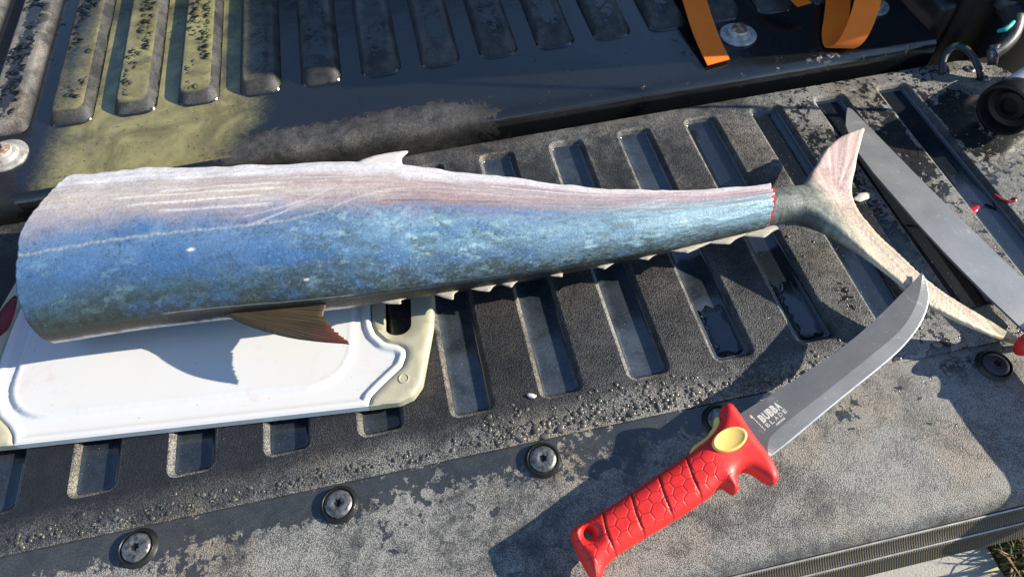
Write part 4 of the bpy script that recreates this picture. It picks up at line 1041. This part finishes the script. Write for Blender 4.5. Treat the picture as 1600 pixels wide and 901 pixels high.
V, F, mi = merge([(V, F)] + marks)
mk('lettering', frame_pts(V, KO, KA, KB, KN), F, MAT['letter'], blade, smooth=False)

# ------------------------------------------------------------------ second knife, under the tail
QO = np.array([0.146, -0.032, 0.0030]); QT = np.array([0.172, -0.312, 0.0170]); QA = (QT - QO) / np.linalg.norm(QT - QO); QB = np.cross([0, 0, 1.0], QA); QB /= np.linalg.norm(QB); QN = np.cross(QA, QB)
knife2 = empty('straight_knife', tuple(QO), 'broad straight grey knife blade lying under the upper tail lobe, red guard at right edge', 'knife')
bo = np.array([(-0.8, 2.3), (4.1, 5.0), (27.4, 5.0), (84.0, 5.0), (157.0, 5.5), (210.7, 7.2), (264.1, 9.5), (325, 11), (325, -29), (302.2, -31.1), (269.8, -34.0), (220.8, -36.2), (172.9, -36.4), (139.1, -35.2), (101.2, -34.0), (60.3, -29.8), (25.3, -17.5), (8, -5)]) / 1000
bo = resample(bo, 0.003, True, 0)
V, F, d = slab(bo, 0.006, lambda p, d: 0.0012 + 0 * d, lambda p, d: -0.0012 + 0 * d)
mk('blade', frame_pts(V, QO, QA, QB, QN), F, MAT['blade2'], knife2, smooth=False, vecs=dict(ab=V))
# the same moulded handle, turned to run out of the frame
hv2 = hv.copy(); hv2[:, 0] = 0.1728 - hv[:, 0] + 0.309; hv2[:, 1] = -hv[:, 1] * 1.0 - 0.014; 
hv2[:, 1] = (hv[:, 1]) - 0.0075
QO2 = QO.copy()
zlift = np.array([0, 0, 0.006])
h2 = frame_pts(hv2, QO + zlift, QA, QB, QN)
hf2 = [f[::-1] for f in hf]
mk('handle', h2, hf2, MAT['red'], knife2, vecs=dict(ab=hv), attrs=dict(hexmask=hexm, ring=rg), sharp=70)

# ------------------------------------------------------------------ orange straps
def ribbon(path, width_dirs, half, th=0.0007):
    p = np.asarray(path, float); wv = np.asarray(width_dirs, float); wv = wv / np.linalg.norm(wv, axis=1)[:, None]
    n = len(p); V = []; ab = []; acc = 0
    for i in range(n):
        t = p[min(i + 1, n - 1)] - p[max(i - 1, 0)]; t /= np.linalg.norm(t); nn = np.cross(t, wv[i]); nn /= np.linalg.norm(nn)
        if i: acc += np.linalg.norm(p[i] - p[i - 1])
        for sx, sn in ((-1, 1), (1, 1), (1, -1), (-1, -1)):
            V.append(p[i] + wv[i] * half * sx + nn * th * sn); ab.append((acc, sx * half, 0))
    F = [[0, 1, 2, 3], [4 * (n - 1) + k for k in (3, 2, 1, 0)]]
    for i in range(n - 1):
        for k in range(4):
            F.append([4 * i + k, 4 * (i + 1) + k, 4 * (i + 1) + (k + 1) % 4, 4 * i + (k + 1) % 4])
    return np.array(V), F, np.array(ab)
def strap(name, path, wd, half, label):
    P_ = resample(np.hstack([np.array(path), np.array(wd)]), 0.004, False, 6)
    V, F, ab = ribbon(P_[:, :3], P_[:, 3:], half)
    return V, F, ab
V, F, ab = strap('s', [(0.036, 0.26, 0.050), (0.030, 0.20, 0.046), (0.0275, 0.168, 0.042), (0.0235, 0.118, 0.032), (0.0225, 0.085, 0.0265), (0.0222, 0.0585, 0.0235)],
                 [(1, -0.18, 0), (1, -0.18, 0), (1, -0.15, 0), (1, -0.1, 0), (1, 0.05, 0), (1, 0.14, 0)], 0.0148, '')
mk('orange_strap', V, F, MAT['orange'], None, loc=(0.02, 0.06, 0.023), vecs=dict(ab=ab), sharp=40, label='flat orange webbing strap end lying beside the rusty bolt', category='strap', group='orange strap ends on the truck bed')
V, F, ab = strap('s', [(0.245, 0.20, 0.060), (0.228, 0.15, 0.070), (0.214, 0.105, 0.074), (0.203, 0.075, 0.068), (0.190, 0.054, 0.046), (0.179, 0.046, 0.030), (0.170, 0.050, 0.0235), (0.176, 0.072, 0.0245), (0.194, 0.105, 0.030), (0.222, 0.155, 0.032), (0.25, 0.2, 0.03)],
                 [(1, -0.32, 0)] * 5 + [(1, -0.3, 0)] * 3 + [(1, -0.25, 0.05)] * 3, 0.0150, '')
V2, F2, ab2 = strap('s', [(0.135, 0.175, 0.05), (0.148, 0.14, 0.042), (0.157, 0.122, 0.036)], [(1, 0.2, 0.0), (1, 0.2, -0.1), (1, 0.25, -0.1)], 0.011, '')
Vm, Fm, mi = merge([(V, F), (V2, F2)])
mk('orange_strap', Vm, Fm, MAT['orange'], None, loc=(0.18, 0.05, 0.023), vecs=dict(ab=np.vstack([ab, ab2])), sharp=40, label='orange webbing strap curled into a loop near the bed corner', category='strap', group='orange strap ends on the truck bed')

# ------------------------------------------------------------------ black-ended cylinder at the right edge
cyl = empty('black_ended_cylinder', (0.296, -0.096, 0.0), 'pale cylinder with hollow black end lying at the right edge of the tailgate', 'cylinder')
ax = np.array([0.90, 0.36, 0.03]); ax /= np.linalg.norm(ax); bx_ = np.cross([0, 0, 1.0], ax); bx_ /= np.linalg.norm(bx_); cx_ = np.cross(ax, bx_)
c0 = np.array([0.282, -0.101, 0.0302])
def along(v): return c0 + v[:, 2:3] * ax + v[:, :1] * bx_ + v[:, 1:2] * cx_
v, f = lathe([(0.0285, 0.022), (0.0295, 0.016), (0.0295, 0.002), (0.0288, 0.0), (0.0262, -0.0005), (0.0250, 0.002), (0.0245, 0.014), (0.018, 0.016), (0.016, 0.011), (0.010, 0.010), (0.009, 0.016), (0.001, 0.016)], 48)
mk('end_cap', along(v), f, MAT['black'], cyl, sharp=40)
v, f = lathe([(0.001, 0.14), (0.024, 0.14), (0.0275, 0.135), (0.0278, 0.05), (0.0278, 0.0225), (0.026, 0.021), (0.01, 0.021)], 48)
mk('barrel', along(v), [q[::-1] for q in f], simple('pale_blue_plastic', (0.62, 0.66, 0.72), 0.35, var=0.12, vscale=40), cyl, sharp=40)
V, F = tube([tuple(c0 + ax * 0.026 + cx_ * 0.0275 - bx_ * 0.004), tuple(c0 + ax * 0.048 + cx_ * 0.0275 - bx_ * 0.004)], 0.004, 10); mk('orange_tab', V, F, MAT['orangebit'], cyl)

# ------------------------------------------------------------------ scraps, a stand-in reflection, blood, water
def lump(name, x, y, z, rx, ry, rz, rot, mat, **props):
    bm = bmesh.new(); bmesh.ops.create_icosphere(bm, subdivisions=3, radius=1)
    fl = Field(int(abs(x * 9999)) % 97 + 1)
    V = np.array([v.co[:] for v in bm.verts]); F = [[v.index for v in f_.verts] for f_ in bm.faces]; bm.free()
    k = 0.65 + 0.7 * fl(V[:, 0] * 1.7 + 20, V[:, 1] * 1.7 + V[:, 2] + 20, 3); V = V * k[:, None] * np.array([rx, ry, rz])
    c_, s_ = math.cos(rot), math.sin(rot); V = np.column_stack([V[:, 0] * c_ - V[:, 1] * s_, V[:, 0] * s_ + V[:, 1] * c_, V[:, 2]])
    V[:, 2] -= V[:, 2].min()
    return mk(name, V + np.array([x, y, z]), F, mat, None, loc=(x, y, z), **props)
lump('scrap_or_reflection', 0.0985, -0.158, 0.0, 0.010, 0.0050, 0.0014, 0.2, MAT['scrap'], label='cream flake of fish skin beside the tail and straight knife blade', category='fish scrap')
lump('scrap_or_reflection', -0.2885, -0.302, 0.0, 0.0042, 0.0022, 0.0014, -0.5, MAT['scrap'], label='tiny white flake between two grooves below the fish', category='fish scrap')
lump('scrap_or_reflection', 0.205, -0.196, -0.0078, 0.011, 0.0045, 0.0020, 0.3, simple('red_reflection', (0.55, 0.015, 0.03), 0.12, var=0.4), label='red lump standing for the red handle reflection, in the groove right of the straight knife', category='fish scrap')  # added lump stands in for the red knife handle's reflection
bp = []
for (pts, r) in (([(0.150, -0.200), (0.160, -0.203), (0.170, -0.199), (0.181, -0.203)], 0.0016), ([(0.160, -0.203), (0.165, -0.212), (0.163, -0.222)], 0.0020), ([(0.232, -0.185), (0.238, -0.196), (0.246, -0.199), (0.252, -0.195)], 0.0020)):
    p3 = resample(np.array([(x, y, 0.0012) for x, y in pts]), 0.002, False, 5)
    V, F = tube(p3, r * (0.6 + 0.5 * np.abs(np.sin(np.arange(len(p3)) * 0.7))), 8); V[:, 2] = 0.0006 + (V[:, 2] - 0.0006) * 0.55
    bp.append((V, F))
V, F, mi = merge(bp[:2]); mk('blood_strand', V, F, MAT['blood'], None, label='dark red blood strands on the rib beside the straight knife', category='blood')
V, F = bp[2]; mk('blood_strand', V, F, MAT['blood'], None, label='dark red blood clot at the right edge of the tailgate', category='blood')

def puddle(name, u, y0, y1, wob, label):
    xl = u * PITCH - GW + 0.0082; xr = u * PITCH - 0.0082
    top = [(xr + (xl - xr) * t, y1 + wob * math.sin(t * 5.0 + u) + 0.003 * math.sin(t * 13)) for t in np.linspace(0, 1, 9)]
    o = resample(np.array([(xl, y0 + 0.003), (xl + 0.003, y0), (xr - 0.003, y0), (xr, y0 + 0.003)] + top), 0.003)
    vs, T, lp = fill(o, (), 0.005); d = dist(vs, o)
    V = np.column_stack([vs, -0.0076 + 0.0012 * np.sqrt(np.clip(d / 0.004, 0, 1)) + 0.0])
    n = len(V); Vb = V.copy(); Vb[:, 2] = -0.00775
    F = [list(t) for t in T] + [[t[2] + n, t[1] + n, t[0] + n] for t in T]
    L = lp[0]
    F += [[L[(i + 1) % len(L)], L[i], L[i] + n, L[(i + 1) % len(L)] + n] for i in range(len(L))]
    mk(name, np.vstack([V, Vb]), F, MAT['water'], None, kind='structure')
puddle('puddle', 0, -0.2998, -0.238, 0.006, ''); puddle('puddle', -1, -0.2998, -0.246, 0.001, '')

# beads of water: too many to count
def beads(n, sampler, zf, rlo, rhi, flat=0.55):
    VV = []; FF = []; b = 0; seg = 8
    ring = [(math.cos(2 * math.pi * j / seg), math.sin(2 * math.pi * j / seg)) for j in range(seg)]
    for i in range(n):
        x, y = sampler()
        z = zf(x, y)
        if z is None: continue
        r = rlo + (rhi - rlo) * random.random() ** 2.6; e = random.uniform(0.75, 1.35); a = random.uniform(0, 3.14); ca, sa = math.cos(a), math.sin(a)
        for (rr, hh) in ((1.0, -0.08), (0.97, 0.3), (0.78, 0.68), (0.42, 0.93)):
            for (u_, v_) in ring:
                p, q = u_ * rr * r * e, v_ * rr * r / e; VV.append((x + p * ca - q * sa, y + p * sa + q * ca, z + hh * r * flat))
        VV.append((x, y, z + r * flat))
        for k in range(3):
            for j in range(seg): FF.append([b + k * seg + j, b + k * seg + (j + 1) % seg, b + (k + 1) * seg + (j + 1) % seg, b + (k + 1) * seg + j])
        for j in range(seg): FF.append([b + 3 * seg + j, b + 3 * seg + (j + 1) % seg, b + 4 * seg])
        b += 4 * seg + 1
    return VV, FF
gb = [(L[:, 0].min() - 0.001, L[:, 0].max() + 0.001) for L in grooves]
def z_tail(x, y):
    if y > -GL - 0.001 and y < 0.001:
        for a, b in gb:
            if a < x < b: return None
    return -0.0045 * float(sst(np.array(-y), 0.331, 0.3415)) + 0.0009 * float(sst(np.array(-y), 0.318, 0.327))
def s_strip(): return random.uniform(-0.34, 0.04), -0.3395 + abs(random.gauss(0, 0.014))
def s_left(): return random.uniform(-0.72, -0.34), -0.338 + abs(random.gauss(0, 0.007))
def s_right():
    c = random.choice([(0.06, -0.10, .02, .02), (0.14, -0.13, .03, .03), (0.22, -0.13, 0.03, 0.03), (0.05, -0.31, 0.03, 0.015), (0.02, -0.20, .03, .03)])
    return random.gauss(c[0], c[2]), random.gauss(c[1], c[3])
V1, F1 = beads(1000, s_strip, z_tail, 0.0005, 0.0024); V2, F2 = beads(320, s_left, z_tail, 0.0005, 0.0022); V4, F4 = beads(70, s_strip, z_tail, 0.0018, 0.0048, 0.28); V3, F3 = beads(160, s_right, z_tail, 0.0005, 0.0024)
V, F, mi = merge([(V1, F1), (V2, F2), (V3, F3), (V4, F4)])
mk('water_droplets', V, F, MAT['bead'], None, kind='stuff', label='small water beads scattered over the tailgate liner', category='water droplets')
ribx = [-0.732 + 0.0722 * u for u in range(-3, 8)]
def s_bed():
    xc = random.choice(ribx[:6] if random.random() < 0.7 else ribx); return xc + random.uniform(-0.013, 0.013), 0.155 + 0.30 * random.random()
def s_bed2(): return random.uniform(-0.80, -0.35), 0.05 + abs(random.gauss(0, 0.06))
def z_bed(x, y):
    if y > 0.15:
        for xc in ribx:
            if abs(x - xc) < 0.0145: return 0.0320
            if abs(x - xc) < 0.027: return None
    elif y > 0.128: return None
    return 0.0202
clf = Field(44)
def s_bed3():
    while True:
        x, y = s_bed()
        if clf(np.array(x * 40 + 50), np.array(y * 22), 3) > 0.52: return x, y
V1, F1 = beads(1500, s_bed3, z_bed, 0.0008, 0.0042, 0.5); V2, F2 = beads(110, s_bed2, z_bed, 0.0004, 0.0012)
V, F, mi = merge([(V1, F1), (V2, F2)])
mk('water_droplets', V, F, MAT['water'], None, kind='stuff', label='water beads standing on the ribs of the truck bed', category='water droplets')

scene.render.engine = 'CYCLES'
scene.cycles.max_bounces = 8
scene.cycles.transparent_max_bounces = 8
scene.cycles.caustics_reflective = False
scene.cycles.caustics_refractive = False
